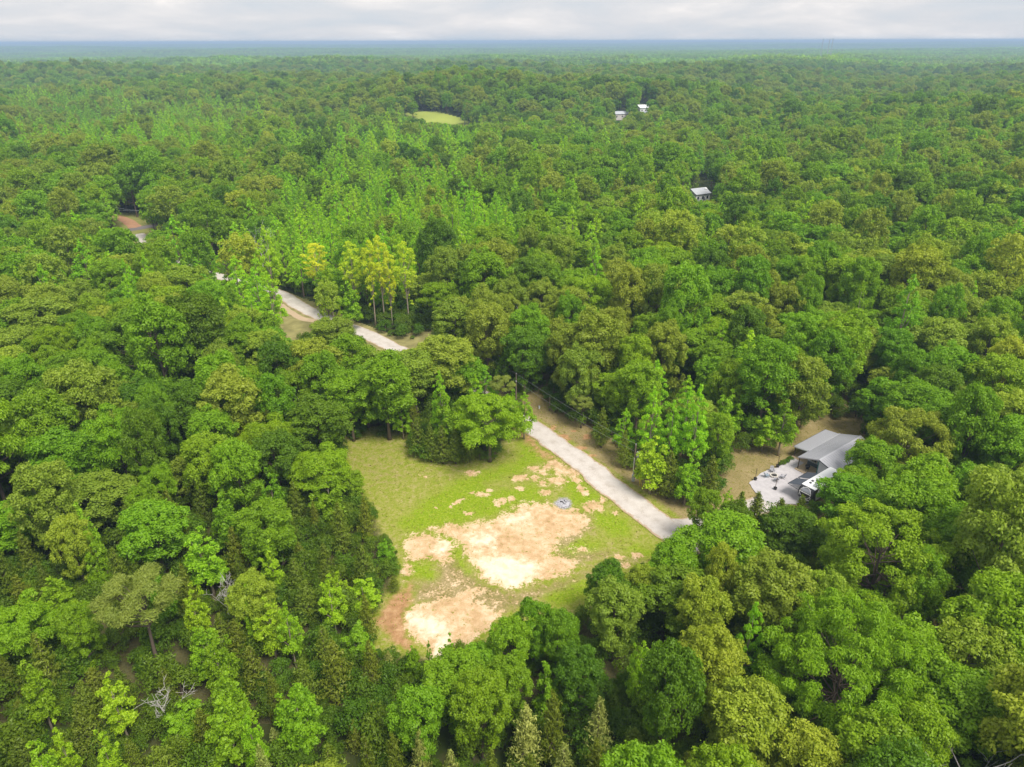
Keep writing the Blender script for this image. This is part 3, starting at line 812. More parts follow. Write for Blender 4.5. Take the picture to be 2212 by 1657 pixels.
def edge_of(a, nz, k, w):
    """where a mask, frayed by noise, passes a half"""
    t = n.new('ShaderNodeMapRange'); t.interpolation_type = 'SMOOTHSTEP'
    l.new(mth('ADD', a, mth('MULTIPLY', mth('SUBTRACT', nz, 0.5), k)), t.inputs[0])
    t.inputs[1].default_value = 0.5 - w; t.inputs[2].default_value = 0.5 + w
    return t.outputs[0]
n_f, n_m, n_c = noise(3.2, 8, 0.72), noise(0.9, 7, 0.65, 0.4), noise(0.22, 6, 0.6)
n_s = noise(7.0, 4, 0.7)
litter = ramp(n_f, [(0.35, (0.07, 0.075, 0.025)), (0.55, (0.125, 0.11, 0.045)), (0.72, (0.10, 0.15, 0.03))])
straw = ramp(mth('ADD', mth('MULTIPLY', n_f, 0.5), mth('MULTIPLY', n_c, 0.5)), [(0.34, (0.16, 0.165, 0.035)), (0.47, (0.27, 0.215, 0.085)), (0.56, (0.34, 0.265, 0.125)), (0.68, (0.42, 0.33, 0.17))])
grass = ramp(mth('ADD', mth('MULTIPLY', n_m, 0.5), mth('MULTIPLY', n_f, 0.5)), [(0.36, (0.165, 0.225, 0.012)), (0.47, (0.245, 0.28, 0.03)), (0.55, (0.33, 0.31, 0.085)), (0.65, (0.44, 0.36, 0.18))])
lush = ramp(n_f, [(0.36, (0.15, 0.235, 0.006)), (0.50, (0.215, 0.305, 0.010)), (0.60, (0.29, 0.34, 0.035)), (0.70, (0.38, 0.36, 0.11))])
dirt = ramp(mth('ADD', mth('MULTIPLY', n_m, 0.45), mth('ADD', mth('MULTIPLY', n_c, 0.35), mth('MULTIPLY', n_s, 0.2))), [(0.36, (0.42, 0.265, 0.125)), (0.47, (0.56, 0.375, 0.20)), (0.56, (0.68, 0.50, 0.31)), (0.68, (0.76, 0.60, 0.42))])
bright = ramp(n_m, [(0.3, (0.74, 0.56, 0.37)), (0.55, (0.84, 0.70, 0.51)), (0.75, (0.86, 0.76, 0.60))])
soil = ramp(n_m, [(0.32, (0.30, 0.165, 0.075)), (0.5, (0.42, 0.235, 0.11)), (0.7, (0.56, 0.36, 0.19))])
ash = ramp(n_s, [(0.34, (0.11, 0.105, 0.11)), (0.5, (0.30, 0.28, 0.29)), (0.64, (0.62, 0.61, 0.64))])
col = mixc(edge_of(attr('open'), n_m, 0.9, 0.32), litter, grass)
col = mixc(edge_of(attr('straw'), n_m, 1.0, 0.30), col, straw)
col = mixc(edge_of(attr('lush'), mth('ADD', mth('MULTIPLY', n_m, 0.6), mth('MULTIPLY', n_f, 0.4)), 2.0, 0.22), col, lush)
dm = edge_of(attr('dirt'), mth('ADD', mth('MULTIPLY', n_m, 0.45), mth('MULTIPLY', n_f, 0.55)), 2.6, 0.10)
dcol = mixc(edge_of(attr('bright'), n_m, 0.9, 0.35), dirt, bright)
# weeds seeded through the bare earth
weeds = mth('MULTIPLY', mth('GREATER_THAN', noise(1.7, 8, 0.75), 0.60), mth('SUBTRACT', 1.0, mth('MULTIPLY', attr('bright'), 0.85)))
dcol = mixc(mth('MULTIPLY', weeds, 0.75), dcol, grass)
col = mixc(edge_of(attr('soil'), n_m, 0.9, 0.28), col, soil)
col = mixc(dm, col, dcol)
col = mixc(edge_of(attr('ash'), n_f, 0.6, 0.3), col, ash)
l.new(col, bs.inputs['Base Color'])
bp = n.new('ShaderNodeBump'); bp.inputs['Strength'].default_value = 0.5; bp.inputs['Distance'].default_value = 0.15
l.new(n_f, bp.inputs['Height']); l.new(bp.outputs[0], bs.inputs['Normal'])
l.new(bs.outputs[0], o.inputs['Surface'])
cm = mesh_np('clearing', V, Q, ['cleared_land'], smooth=True)
for nm, A in (('dirt', a_dirt), ('bright', a_bright), ('soil', a_soil), ('lush', a_lush), ('straw', a_straw), ('open', a_open), ('ash', a_ash)):
    t = cm.attributes.new(nm, 'FLOAT', 'POINT'); t.data.foreach_set('value', A.astype(np.float32).ravel())
tag(obj('clearing', cm), 'grassy clearing with patches of bare sandy dirt beside the gravel road', 'clearing', kind='structure')

# ------------------------------------------------------------------ roads
m, n, l = new_mat('gravel')
o = n.new('ShaderNodeOutputMaterial'); bs = n.new('ShaderNodeBsdfPrincipled'); bs.inputs['Roughness'].default_value = 0.95; bs.inputs['Specular IOR Level'].default_value = 0.1
geo = n.new('ShaderNodeNewGeometry')
rut = attr('rut')
base = ramp(mth('ADD', mth('MULTIPLY', noise(0.5, 6, 0.6), 0.5), mth('MULTIPLY', noise(5.5, 6, 0.75), 0.5)), [(0.36, (0.38, 0.325, 0.275)), (0.47, (0.53, 0.475, 0.42)), (0.56, (0.60, 0.545, 0.495)), (0.68, (0.68, 0.63, 0.58))])
worn = ramp(noise(1.2, 6), [(0.3, (0.56, 0.50, 0.45)), (0.7, (0.66, 0.61, 0.57))])
dusty = ramp(noise(2.0, 6), [(0.3, (0.40, 0.28, 0.17)), (0.7, (0.52, 0.40, 0.27))])
c1 = mixc(mth('MULTIPLY', rut, 0.6), base, worn)
c1 = mixc(edge_of(attr('edge'), noise(1.6, 7, 0.7), 2.0, 0.2), c1, dusty)
l.new(c1, bs.inputs['Base Color'])
bp = n.new('ShaderNodeBump'); bp.inputs['Strength'].default_value = 0.35; bp.inputs['Distance'].default_value = 0.05
l.new(noise(9.0, 4), bp.inputs['Height']); l.new(bp.outputs[0], bs.inputs['Normal'])
l.new(bs.outputs[0], o.inputs['Surface'])
plain('patio_gravel', (0.50, 0.47, 0.475), 0.95, var=0.22, scale=1.4, bump=0.3, spec=0.1)
plain('asphalt', (0.19, 0.165, 0.16), 0.9, var=0.2, scale=1.0)
plain('sandy_track', (0.50, 0.37, 0.24), 0.95, var=0.2, scale=0.6, bump=0.3)
plain('red_dirt', (0.42, 0.23, 0.13), 0.95, var=0.25, scale=0.6, bump=0.3)
plain('dry_grass', (0.24, 0.24, 0.06), 0.95, var=0.35, scale=0.4)

def resample(path, step):
    p = [np.array(q, float) for q in path]
    out = []
    for k in range(len(p) - 1):                      # Catmull-Rom
        a, b_, c_, d_ = p[max(k - 1, 0)], p[k], p[k + 1], p[min(k + 2, len(p) - 1)]
        nn = max(2, int(np.linalg.norm(c_ - b_) / step))
        for t in np.linspace(0, 1, nn, endpoint=False):
            out.append(0.5 * (2 * b_ + (c_ - a) * t + (2 * a - 5 * b_ + 4 * c_ - d_) * t * t + (3 * b_ - a - 3 * c_ + d_) * t ** 3))
    out.append(p[-1])
    return np.array(out)
def road(name, path, width, mat, label, z0=0.1, seed=1, cols=13, step=0.6, wob=0.35):
    p = resample(path, step)
    t = np.gradient(p, axis=0); t /= np.maximum(np.linalg.norm(t, axis=1, keepdims=True), 1e-6)
    nn = np.stack([t[:, 1], -t[:, 0]], 1)
    s = np.arange(len(p)) * step
    wl_ = width / 2 + (fbm(s * 0.35, s * 0, seed) - 0.5) * 2 * wob; wr_ = width / 2 + (fbm(s * 0.35 + 90, s * 0, seed + 3) - 0.5) * 2 * wob
    rows = []
    w = np.linspace(-1, 1, cols)
    for q in w:
        off = np.where(q < 0, q * wl_, q * wr_)
        xy = p + nn * off[:, None]
        crown = z0 + 0.05 * (1 - q * q) - 0.05 * (abs(q) > 0.97) + (fbm(xy[:, 0] * 0.8, xy[:, 1] * 0.8, seed) - 0.5) * 0.02
        rows.append(np.concatenate([xy, (terrain(xy[:, 0], xy[:, 1]) + crown)[:, None]], 1))
    A = np.stack(rows, 1)
    NR, NCc = A.shape[:2]
    i, j = np.meshgrid(np.arange(NR - 1), np.arange(NCc - 1), indexing='ij')
    Q = np.stack([i * NCc + j, i * NCc + j + 1, (i + 1) * NCc + j + 1, (i + 1) * NCc + j], -1).reshape(-1, 4)
    me = mesh_np(name, A.reshape(-1, 3), Q, [mat], smooth=True)
    W = np.tile(w, (NR, 1))
    rutv = np.exp(-((np.abs(W) - 0.42) / 0.16) ** 2)
    for nm, a in (('rut', rutv), ('edge', sstep(0.72, 1.02, np.abs(W)))):
        tt = me.attributes.new(nm, 'FLOAT', 'POINT'); tt.data.foreach_set('value', a.astype(np.float32).ravel())
    return tag(obj(name, me), label, name.replace('_', ' '), kind='structure')
road('gravel_road', ROAD_PATH + LANE_PATH[1:], 5.1, 'gravel', 'pale gravel road running past the clearing and the power line', 0.16, 2, wob=.55)
road('driveway', DRIVE_PATH, 4.6, 'gravel', 'pale gravel driveway turning off the road to the cabin', 0.12, 5)
road('dirt_track', [w2(P(560, 622)), w2(P(607, 660)), w2(P(640, 682)), w2(P(668, 692)), w2(P(720, 698))], 2.2, 'sandy_track', 'sandy wheel track beside the far stretch of gravel road', 0.10, 8)
# open land by the far stretch of road, the paved road and the hay field
def terrain_patch(name, poly_px, mat, label, up=0.05, step=1.5, grow=0.0, seed=0):
    w = [w2(PT(*q)) for q in poly_px]
    cx_, cy_ = np.mean(w, axis=0)
    xs = [q[0] for q in w]; ys = [q[1] for q in w]
    gx, gy = np.meshgrid(np.arange(min(xs) - step, max(xs) + step, step), np.arange(min(ys) - step, max(ys) + step, step), indexing='ij')
    jx = gx + (fbm(gx / step * 0.3, gy / step * 0.3, seed) - 0.5) * step * 2
    ok = inside(w, jx, gy) | (polydist(w, jx, gy) < grow)
    nxx, nyy = gx.shape
    V = np.stack([gx, gy, terrain(gx, gy) + up], 2).reshape(-1, 3)
    i, j = np.meshgrid(np.arange(nxx - 1), np.arange(nyy - 1), indexing='ij')
    keep = ok[:-1, :-1] & ok[1:, :-1] & ok[1:, 1:] & ok[:-1, 1:]
    Q = np.stack([i * nyy + j, (i + 1) * nyy + j, (i + 1) * nyy + j + 1, i * nyy + j + 1], -1)[keep]
    used, inv = np.unique(Q, return_inverse=True)
    return tag(obj(name, mesh_np(name, V[used], inv.reshape(Q.shape), [mat], smooth=True)), label, name.replace('_', ' '), kind='structure')
plain('hay', (0.30, 0.35, 0.055), 0.95, var=0.25, scale=0.06)
plain('verge', (0.27, 0.24, 0.09), 0.95, var=0.75, scale=0.35)
terrain_patch('road_verge', [(596, 622), (640, 636), (700, 660), (770, 692), (862, 726), (940, 700), (960, 745), (880, 800), (800, 790), (700, 745), (640, 760), (590, 750)], 'verge', 'tan verge of dry grass and leaf litter along the far gravel road', 0.05, 0.8, seed=4)
terrain_patch('junction_verge', [(225, 458), (300, 458), (340, 480), (345, 520), (280, 535), (240, 500)], 'dry_grass', 'dry grass around the road junction in the woods', 0.04, 1.2, seed=6)
terrain_patch('hay_field', [(850, 243), (950, 240), (985, 248), (1036, 266), (1026, 278), (950, 276), (870, 262)], 'hay', 'yellow-green hay field on a rise among the far woods', 0.3, 4.0, seed=7)
road('paved_road', [w2(PT(560, 470)), w2(PT(400, 486)), w2(PT(330, 489)), w2(PT(298, 494)), w2(PT(240, 505)), w2(PT(120, 540))], 5.5, 'asphalt', 'paved country road crossing at the end of the gravel road', 0.14, 9)
road('dirt_road', [w2(PT(296, 494)), w2(PT(278, 480)), w2(PT(262, 472)), w2(PT(240, 467)), w2(PT(205, 462))], 5.0, 'red_dirt', 'orange dirt lane curving away from the road junction', 0.12, 11)

# ------------------------------------------------------------------ the trees
rng = np.random.default_rng(7)
TREES = []          # dicts: ty, v, x, y, z, s (radial scale), sz (vertical scale), rz, label/None
def crown_spec(ty, h, R):
    r0, h0 = SIZE[KIND_OF[ty]]
    return R / r0, h / h0

def pixel_box(x, y, z, h, R):
    q = np.array([[x, y, z + h * 0.6]])
    u_, v_, d_ = proj(q)
    return float(u_[0]), float(v_[0]), float(d_[0])

LAND = []           # landmark trees' ellipses in the picture, so that filler trees do not stand in front of them
def landmark(ty, x, y, h, R, label, name=None):
    if R > 6.9 and 'big' + ty in KIND_OF: ty = 'big' + ty
    s, sz = crown_spec(ty, h, R)
    z = float(terrain(x, y))
    TREES.append(dict(ty=ty, v=int(rng.integers(NVAR[KIND_OF[ty]])), x=x, y=y, z=z, s=s, sz=sz, rz=float(rng.random() * 6.28), label=label, h=h, R=R))
    ut, vt, d = [float(q[0]) for q in proj(np.array([[x, y, z + h]]))]
    LAND.append((ut, vt + F * R / d * 0.75, F * R / d * 0.8, F * h / d * 0.26, d))

def by_base(ty, bx, by, topy, wpx, label=None):
    """base pixel, row of the top, width in pixels"""
    p = P(bx, by)
    best = min(np.arange(2, 30, 0.1), key=lambda h: abs(float(proj(np.array([[p[0], p[1], h]]))[1][0]) - topy))
    d = float(proj(np.array([p]))[2][0])
    landmark(ty, p[0], p[1], float(best), wpx * d / F / 2, label)
def by_top(ty, tx, ty_px, h, wpx, label=None):
    p = P(tx, ty_px, h)
    d = float(proj(np.array([p]))[2][0])
    landmark(ty, float(p[0]), float(p[1]), h, wpx * d / F / 2, label)

# --- trees one can point to in the photograph
by_base('elm_green', 1058, 998, 858, 150, 'wide spreading light-green elm whose trunk stands on the clearing edge')
by_base('tulip_bright', 872, 950, 862, 46, 'small bright tulip tree with bare trunk at the head of the clearing')
by_base('oak_green', 842, 950, 772, 120, 'large round green oak behind the small bright tulip tree')
for a in ((905, 986, 905, 52), (932, 998, 915, 46), (958, 1003, 920, 52), (985, 1003, 925, 48), (1012, 1000, 920, 44)):
    by_base('cedar_olive', *a, 'dark olive cedar in the row at the foot of the copse')
by_base('maple_green', 965, 985, 835, 82, 'mid-green maple rising behind the cedars of the copse')
by_base('tulip_bright', 957, 970, 805, 50, 'bright narrow tulip tree in the middle of the copse')
by_base('tulip_bright', 1030, 940, 812, 52, 'bright tulip tree at the back of the copse beside the hidden road bend')
by_base('oak_olive', 900, 900, 762, 110, 'olive round oak between the copse and the far gravel road')
by_base('oak_olive', 962, 880, 735, 130, 'tall pale olive oak in the copse before the road bend')
by_base('tulip_green', 1132, 950, 850, 56, 'slim green tree with bare trunk at the clearing corner beside the road')
by_base('maple_green', 1108, 948, 838, 66, 'green maple next to the spreading elm at the copse end')
by_base('pine_grey', 1086, 905, 815, 52, 'grey-green pointed pine behind the copse by the road')
by_base('oak_green', 1003, 880, 770, 92, 'round green oak hiding the road bend behind the copse')
by_base('tulip_green', 1048, 893, 795, 62, 'dark tulip tree hiding the road bend beside the grey-green pine')
by_base('oak_olive', 1712, 950, 775, 112, 'grey-green round oak standing alone in the yard behind the cabin')
by_base('maple_green', 1680, 985, 860, 80, 'green maple at the yard edge uphill of the patio')
by_base('maple_bright', 1645, 975, 880, 70, 'bright maple with bare trunk at the yard edge')
by_base('maple_bright', 1404, 1068, 937, 100, 'bright broad maple leaning over the transformer pole')
by_base('cedar_olive', 1440, 1078, 975, 66, 'dark cedar beside the yellow pole guards')
by_base('maple_bright', 1478, 1092, 978, 66, 'bright ovate maple between the cedar and the cabin yard')
by_base('cedar_olive', 1526, 1090, 985, 60, 'drab cedar between the bright maple and the cabin yard')
by_base('tulip_bright', 1345, 992, 885, 52, 'yellow-green tulip tree behind the power line wires')
by_base('tulip_bright', 1398, 1010, 840, 62, 'tall bright tulip tree behind the power line')
by_base('tulip_bright', 1490, 1030, 835, 66, 'tallest bright tulip tree between the power line and the yard')
by_base('tulip_bright', 1440, 1020, 868, 56, 'bright tulip tree between two taller ones by the power line')
by_base('cedar_olive', 1298, 968, 880, 46, 'dull olive cedar under the power line wires')
by_base('cedar_olive', 1345, 1012, 930, 40, 'small grey cedar at the foot of the power line')
by_base('pine_grey', 1255, 925, 858, 50, 'small grey pine on bare stems at the power line')
for a in ((812, 706, 520, 42), (832, 704, 510, 44), (848, 706, 545, 38), (884, 702, 522, 50)):
    by_base('tulip_yellow', *a, 'tall yellow-green poplar on a bare pale trunk beside the far road')
by_base('tulip_yellow', 770, 692, 522, 46, 'yellow-green poplar rising beyond the far road bank')
by_base('tulip_yellow', 695, 664, 523, 60, 'broad yellow poplar standing at the edge of the far road')
by_base('maple_bright', 722, 690, 562, 66, 'pale leafy maple next to the broad yellow poplar')
by_base('maple_bright', 762, 712, 605, 62, 'green leaning maple overhanging the far road')
by_base('elm_green', 955, 716, 610, 90, 'loose-crowned elm with a straight trunk past the bare bank')
by_base('oak_olive', 728, 792, 688, 88, 'flat-topped olive oak in front of the far road')
by_top('oak_deep', 310, 668, 19, 225, 'huge dark dome-shaped oak in the woods opposite the road')
by_top('oak_olive', 70, 650, 17, 130, 'greyish broad oak beside the huge dome-shaped oak')
by_top('tulip_bright', 575, 590, 18, 66, 'tall bright tulip tree against the end of the far road')
by_top('tulip_bright', 545, 580, 17, 60, 'bright tulip tree in the clump before the far road')
by_top('tulip_bright', 505, 556, 18, 70, 'bright tulip tree at the top of the clump before the far road')
by_top('oak_blossom', 395, 575, 16, 100, 'pale yellow-green round oak in the bright clump before the far road')
by_top('maple_bright', 435, 755, 14, 70, 'pale bright maple beside the huge dome-shaped oak')
by_top('pine_grey', 287, 1256, 14, 165, 'broad grey-green pine with a forked grey trunk among cedars')
by_top('cedar_silver', 1138, 1524, 10, 98, 'large silvery cedar among dark cedars')
by_top('cedar_olive', 1196, 1495, 11, 84, 'pointed olive cedar behind the large silvery cedar')
by_top('cedar_silver', 1297, 1508, 10, 80, 'frosty green cedar beside the pointed olive cedar')
by_top('cedar_silver', 904, 1580, 9, 62, 'blue-grey narrow cedar at the wood edge')
by_top('cedar_silver', 972, 1620, 8, 70, 'small pale silvery cedar beside the blue-grey one')
by_top('cedar_olive', 1060, 1622, 9, 80, 'dark olive cedar below the large silvery cedar')
by_top('cedar_olive', 1290, 1598, 9, 80, 'dark olive cedar below the frosty green cedar')
by_top('oak_green', 900, 1498, 11, 122, 'round leafy green oak among cedars')
by_top('maple_green', 986, 1462, 11, 64, 'slender green maple behind the blue-grey cedar')
by_top('oak_deep', 1314, 1220, 10, 86, 'dark round oak at the clearing corner by the road')
by_top('oak_blossom', 1394, 1227, 10, 74, 'pale blossoming oak next to the dark round oak')
by_top('oak_olive', 1332, 1267, 12, 118, 'dull olive oak below the dark round oak')
by_top('oak_green', 1154, 1303, 11, 84, 'fresh green oak topping the edge of the sandy ground')
by_top('oak_green', 1100, 1343, 11, 92, 'yellowish green oak beside the sandy ground')
by_top('oak_green', 1210, 1325, 11, 82, 'green oak between the fresh green and the olive one')
by_top('maple_green', 970, 1366, 9, 56, 'thin open sapling standing in front of the bare dirt')
by_top('tulip_green', 925, 1386, 8, 24, 'very thin pointed sapling in front of the bare dirt')
by_top('maple_green', 890, 1392, 7, 46, 'low green sapling in front of the bare dirt')
by_top('maple_green', 1180, 1425, 10, 92, 'fresh green maple between the yellowish oak and the pointed olive cedar')
by_top('oak_green', 1092, 1432, 10, 100, 'round green oak between the yellowish oak and the silvery cedar')
by_top('oak_deep', 1255, 1408, 11, 100, 'deep green oak behind the frosty green cedar')
by_top('maple_bright', 1390, 1380, 12, 74, 'bright conical maple standing out from the dark oaks')
by_top('oak_blossom', 1527, 1257, 14, 108, 'yellow-green round oak bright against the dark oaks')
by_top('oak_blossom', 1568, 1180, 14, 78, 'pale flowering oak at the bend of the driveway')
by_top('oak_olive', 1684, 1216, 15, 160, 'big dull olive oak between the driveway and the dark oaks')
by_top('oak_blossom', 1793, 1240, 15, 112, 'tan-tipped olive oak next to the big dull olive oak')
by_top('tulip_bright', 1634, 1306, 14, 76, 'bright pointed tulip tree below the big dull olive oak')
by_top('oak_blossom', 1542, 1373, 14, 140, 'brownish olive oak with flowering tips')
by_top('oak_blossom', 1622, 1490, 14, 185, 'wide olive oak with hanging tan catkins')
by_top('oak_blossom', 1768, 1596, 13, 165, 'oak covered in pale yellow blossom')
by_top('elm_green', 1850, 1345, 17, 330, 'very large feathery elm with arching boughs')
by_top('oak_blossom', 2124, 1360, 15, 165, 'dark round oak speckled with pale blossom beside the feathery elm')
by_top('oak_green', 1928, 1112, 17, 270, 'massive green oak below the cabin')
by_top('oak_green', 2012, 1188, 15, 95, 'round green bough-topped oak beside the massive one')
by_top('oak_green', 2102, 1112, 15, 150, 'light green broad oak past the massive one')
by_top('oak_green', 2003, 1527, 14, 145, 'yellow-green round oak beside the bare dead tree')
by_top('oak_green', 1905, 955, 13, 105, 'green oak overhanging the cabin roof')
by_top('oak_green', 1848, 1040, 11, 130, 'green oak crowding the side of the trailer')
by_top('oak_olive', 1985, 890, 16, 190, 'big greyish green oak behind the cabin')
by_top('oak_olive', 2040, 690, 17, 110, 'pale olive oak on the slope above the cabin')
for a in ((1605, 1062, 7.5, 56), (1640, 1064, 7.0, 62), (1690, 1078, 6.5, 66), (1735, 1070, 6.5, 52)):
    by_top('cedar_olive', *a, 'dark ragged cedar screening the patio from the driveway')
by_top('maple_bright', 1578, 1052, 7, 40, 'small bright maple at the corner of the patio screen')
by_top('oak_green', 1530, 1060, 10, 70, 'round green oak where the driveway meets the road')
for a in ((227, 1450, 11, 100), (60, 1603, 11, 115), (112, 1553, 11, 80), (207, 1573, 10, 84), (533, 1526, 11, 66), (407, 1256, 11, 72), (613, 1296, 11, 72), (707, 1236, 11, 80), (427, 1136, 12, 108), (527, 1258, 11, 42)):
    by_top('maple_bright', *a, 'bright yellow-green maple rising above the dark cedars')
for a in ((460, 1360, 11, 92), (484, 1443, 11, 120), (473, 1502, 11, 140), (634, 1476, 11, 126), (50, 1423, 11, 90)):
    by_top('maple_green', *a, 'fresh green maple among the dark cedars')
by_top('oak_blossom', 535, 1243, 11, 92, 'tan-tipped olive oak among bright maples')
by_top('oak_green', 152, 1306, 11, 82, 'dark round oak beside the broad grey-green pine')
by_top('oak_blossom', 137, 1122, 13, 80, 'pale round oak in the woods along the grassy side')
N_LAND = len(TREES)

# --- the kinds that fill each stand, by where the stand shows in the photograph
TYPES = ['oak_olive', 'oak_green', 'oak_deep', 'oak_blossom', 'tulip_bright', 'tulip_green', 'maple_bright', 'maple_green', 'cedar_olive', 'cedar_silver', 'elm_green', 'pine_grey', 'tulip_yellow']
TI = {t: k for k, t in enumerate(TYPES)}
BASE_W = dict(oak_olive=.30, oak_green=.30, oak_deep=.16, oak_blossom=.05, tulip_green=.08, tulip_bright=.04, elm_green=.05, maple_green=.02)
STANDS = [  # x, y, half width, half height, strength, mix
    (380, 1420, 420, 330, 3, dict(cedar_olive=.74, maple_bright=.03, maple_green=.10, oak_green=.05, cedar_silver=.05, pine_grey=.03)),
    (640, 1130, 160, 170, 3, dict(cedar_olive=.45, maple_bright=.15, maple_green=.25, oak_green=.15)),
    (1060, 1600, 420, 130, 4, dict(cedar_olive=.55, cedar_silver=.16, maple_green=.16, oak_green=.13)),
    (1220, 1400, 240, 70, 3, dict(oak_green=.6, oak_deep=.15, maple_green=.2, cedar_olive=.05)),
    (1850, 1400, 420, 330, 3, dict(oak_green=.40, oak_deep=.34, oak_blossom=.09, oak_olive=.07, elm_green=.10)),
    (2000, 950, 260, 200, 2, dict(oak_olive=.4, oak_green=.4, oak_deep=.15, oak_blossom=.05)),
    (860, 430, 230, 160, 4, dict(tulip_bright=.62, tulip_green=.22, oak_olive=.08, oak_deep=.08)),
    (1250, 470, 200, 100, 1.5, dict(tulip_bright=.3, oak_olive=.3, oak_green=.3, elm_green=.1)),
    (820, 560, 190, 60, 3, dict(tulip_bright=.6, oak_olive=.25, oak_green=.15)),
    (420, 610, 260, 70, 3, dict(tulip_bright=.55, maple_bright=.15, oak_blossom=.15, oak_green=.15)),
    (90, 620, 150, 80, 2, dict(tulip_bright=.5, oak_green=.3, oak_olive=.2)),
    (300, 900, 400, 200, 2, dict(oak_olive=.28, oak_green=.36, oak_deep=.24, oak_blossom=.06, elm_green=.06)),
    (1400, 700, 300, 160, 2, dict(oak_olive=.30, oak_green=.34, oak_deep=.12, tulip_bright=.12, elm_green=.08, oak_blossom=.04)),
    (1500, 590, 260, 60, 2, dict(tulip_bright=.35, oak_green=.35, oak_blossom=.12, oak_olive=.18)),
    (1950, 600, 300, 60, 2, dict(oak_blossom=.2, oak_green=.3, oak_olive=.35, tulip_bright=.15)),
    (1430, 870, 130, 80, 3, dict(tulip_bright=.5, oak_green=.3, maple_bright=.1, cedar_olive=.1)),
    (1000, 830, 150, 80, 2, dict(oak_green=.35, oak_olive=.3, maple_green=.2, cedar_olive=.15)),
    (250, 270, 260, 60, 3, dict(tulip_bright=.5, tulip_green=.3, oak_olive=.2)),
    (1950, 330, 320, 60, 2, dict(tulip_bright=.3, tulip_green=.3, oak_green=.2, oak_olive=.2)),
    (1400, 330, 250, 40, 1.5, dict(tulip_bright=.25, tulip_green=.25, oak_green=.25, oak_olive=.25)),
    (1500, 200, 700, 60, 1.2, dict(oak_olive=.45, oak_green=.2, oak_deep=.25, tulip_green=.1)),
]
W0 = np.array([BASE_W.get(t, 0) for t in TYPES])
def mix_at(u_, v_, x, y):
    w = np.zeros((len(u_), len(TYPES))); tot = np.zeros(len(u_))
    for (cx_, cy_, sx, sy, k_, mx) in STANDS:
        g = k_ * np.exp(-0.5 * (((u_ - cx_) / (sx * 0.75)) ** 2 + ((v_ - cy_) / (sy * 0.75)) ** 2) ** 1.4)
        w = w + g[:, None] * np.array([mx.get(t, 0) for t in TYPES]); tot = tot + g
    w = w + W0 * (0.9 / (1 + 5.0 * tot))[:, None]
    # stands of one kind: the woods are patchy at some forty metres
    for t_, sd, p_ in (('tulip_bright', 41, 2.2), ('tulip_green', 47, 2.0), ('oak_deep', 43, 2.0), ('oak_olive', 44, 2.0)):
        w[:, TI[t_]] *= (0.12 + 2.1 * vnoise(x / 38, y / 38, sd) ** p_) * (0.25 + 1.7 * vnoise(x / 170, y / 120, sd + 50) ** 1.6)
    return w / w.sum(1, keepdims=True)

def crowns_show_in(polys, x, y, z, h, R, low=0.5):
    """does any of these crowns stand in front of ground the photograph shows?"""
    hit = np.zeros(len(x), bool)
    # a little in from the silhouette: leaf tips may overlap
    for (dx, dz) in [(a, b_) for b_, ws in ((0.97, (0, -.25, .25)), (0.88, (0, -.25, .25, -.5, .5)), (0.74, (0, -.25, .25, -.5, .5, -.74, .74)), (0.6, (0, -.3, .3, -.6, .6)), (low, (0, -.25, .25, -.5, .5))) for a in ws]:
        u_, v_, _ = proj(np.stack([x + dx * R, y, z + dz * h], 1))
        for p in polys: hit |= inside(p, u_, v_)
    return hit

def base_shows_in(polys, x, y, z):
    u_, v_, _ = proj(np.stack([x, y, z], 1))
    hit = np.zeros(len(x), bool)
    for p in polys: hit |= inside(p, u_, v_)
    return hit

def candidates(r0, r1, cell, half_angle=47, seed=1):
    g = np.random.default_rng(seed)
    ax = np.arange(-r1, r1, cell); ay = np.arange(0 if r0 > 60 else -10, r1, cell)
    x, y = np.meshgrid(ax, ay, indexing='ij')
    x = x + (np.arange(len(ay)) % 2)[None, :] * cell / 2
    x = (x + g.normal(size=x.shape) * cell * 0.24).ravel(); y = (y + g.normal(size=y.shape) * cell * 0.24).ravel()
    r = np.hypot(x, y); a = np.degrees(np.abs(np.arctan2(x, y + 25)))
    ok = (r >= r0) & (r < r1) & (a < half_angle)
    return x[ok], y[ok]

def place(x, y, seed, tree_scale=1.0):
    g = np.random.default_rng(seed)
    z = terrain(x, y)
    u_, v_, d_ = proj(np.stack([x, y, z + 11], 1))
    w = mix_at(u_, v_, x, y)
    cs = np.cumsum(w, 1)
    k = (g.random((len(x), 1)) > cs).sum(1).clip(0, len(TYPES) - 1)
    h0 = np.array([SIZE[KIND_OF[t]][1] for t in TYPES])[k]; R0 = np.array([SIZE[KIND_OF[t]][0] for t in TYPES])[k]
    f = np.clip(g.normal(1.0, 0.20, len(x)), 0.6, 1.5) * tree_scale
    hs = np.clip(g.normal(1.0, 0.18, len(x)), 0.62, 1.42) * (0.55 + 0.45 * f)
    low = np.exp(-0.5 * (((u_ - 420) / 400) ** 2 + ((v_ - 1400) / 260) ** 2))       # young regrowth on that side
    hs = hs * (1 - 0.22 * low); f = f * (1 - 0.10 * low)
    return z, k, h0 * hs, R0 * f, f, hs

ROADS_ALL = [ROAD_PATH, DRIVE_PATH]
def road_clear(x, y):
    return np.minimum(polydist(ROAD_PATH, x, y, False), polydist(DRIVE_PATH, x, y, False))

# near woods: crowns packed by size
x, y = candidates(18, 330, 4.1, 50, seed=11)
z, k, h, R, f, hs = place(x, y, 12)
alive = ~base_shows_in(OPEN, x, y, z) & (road_clear(x, y) > 3.6)
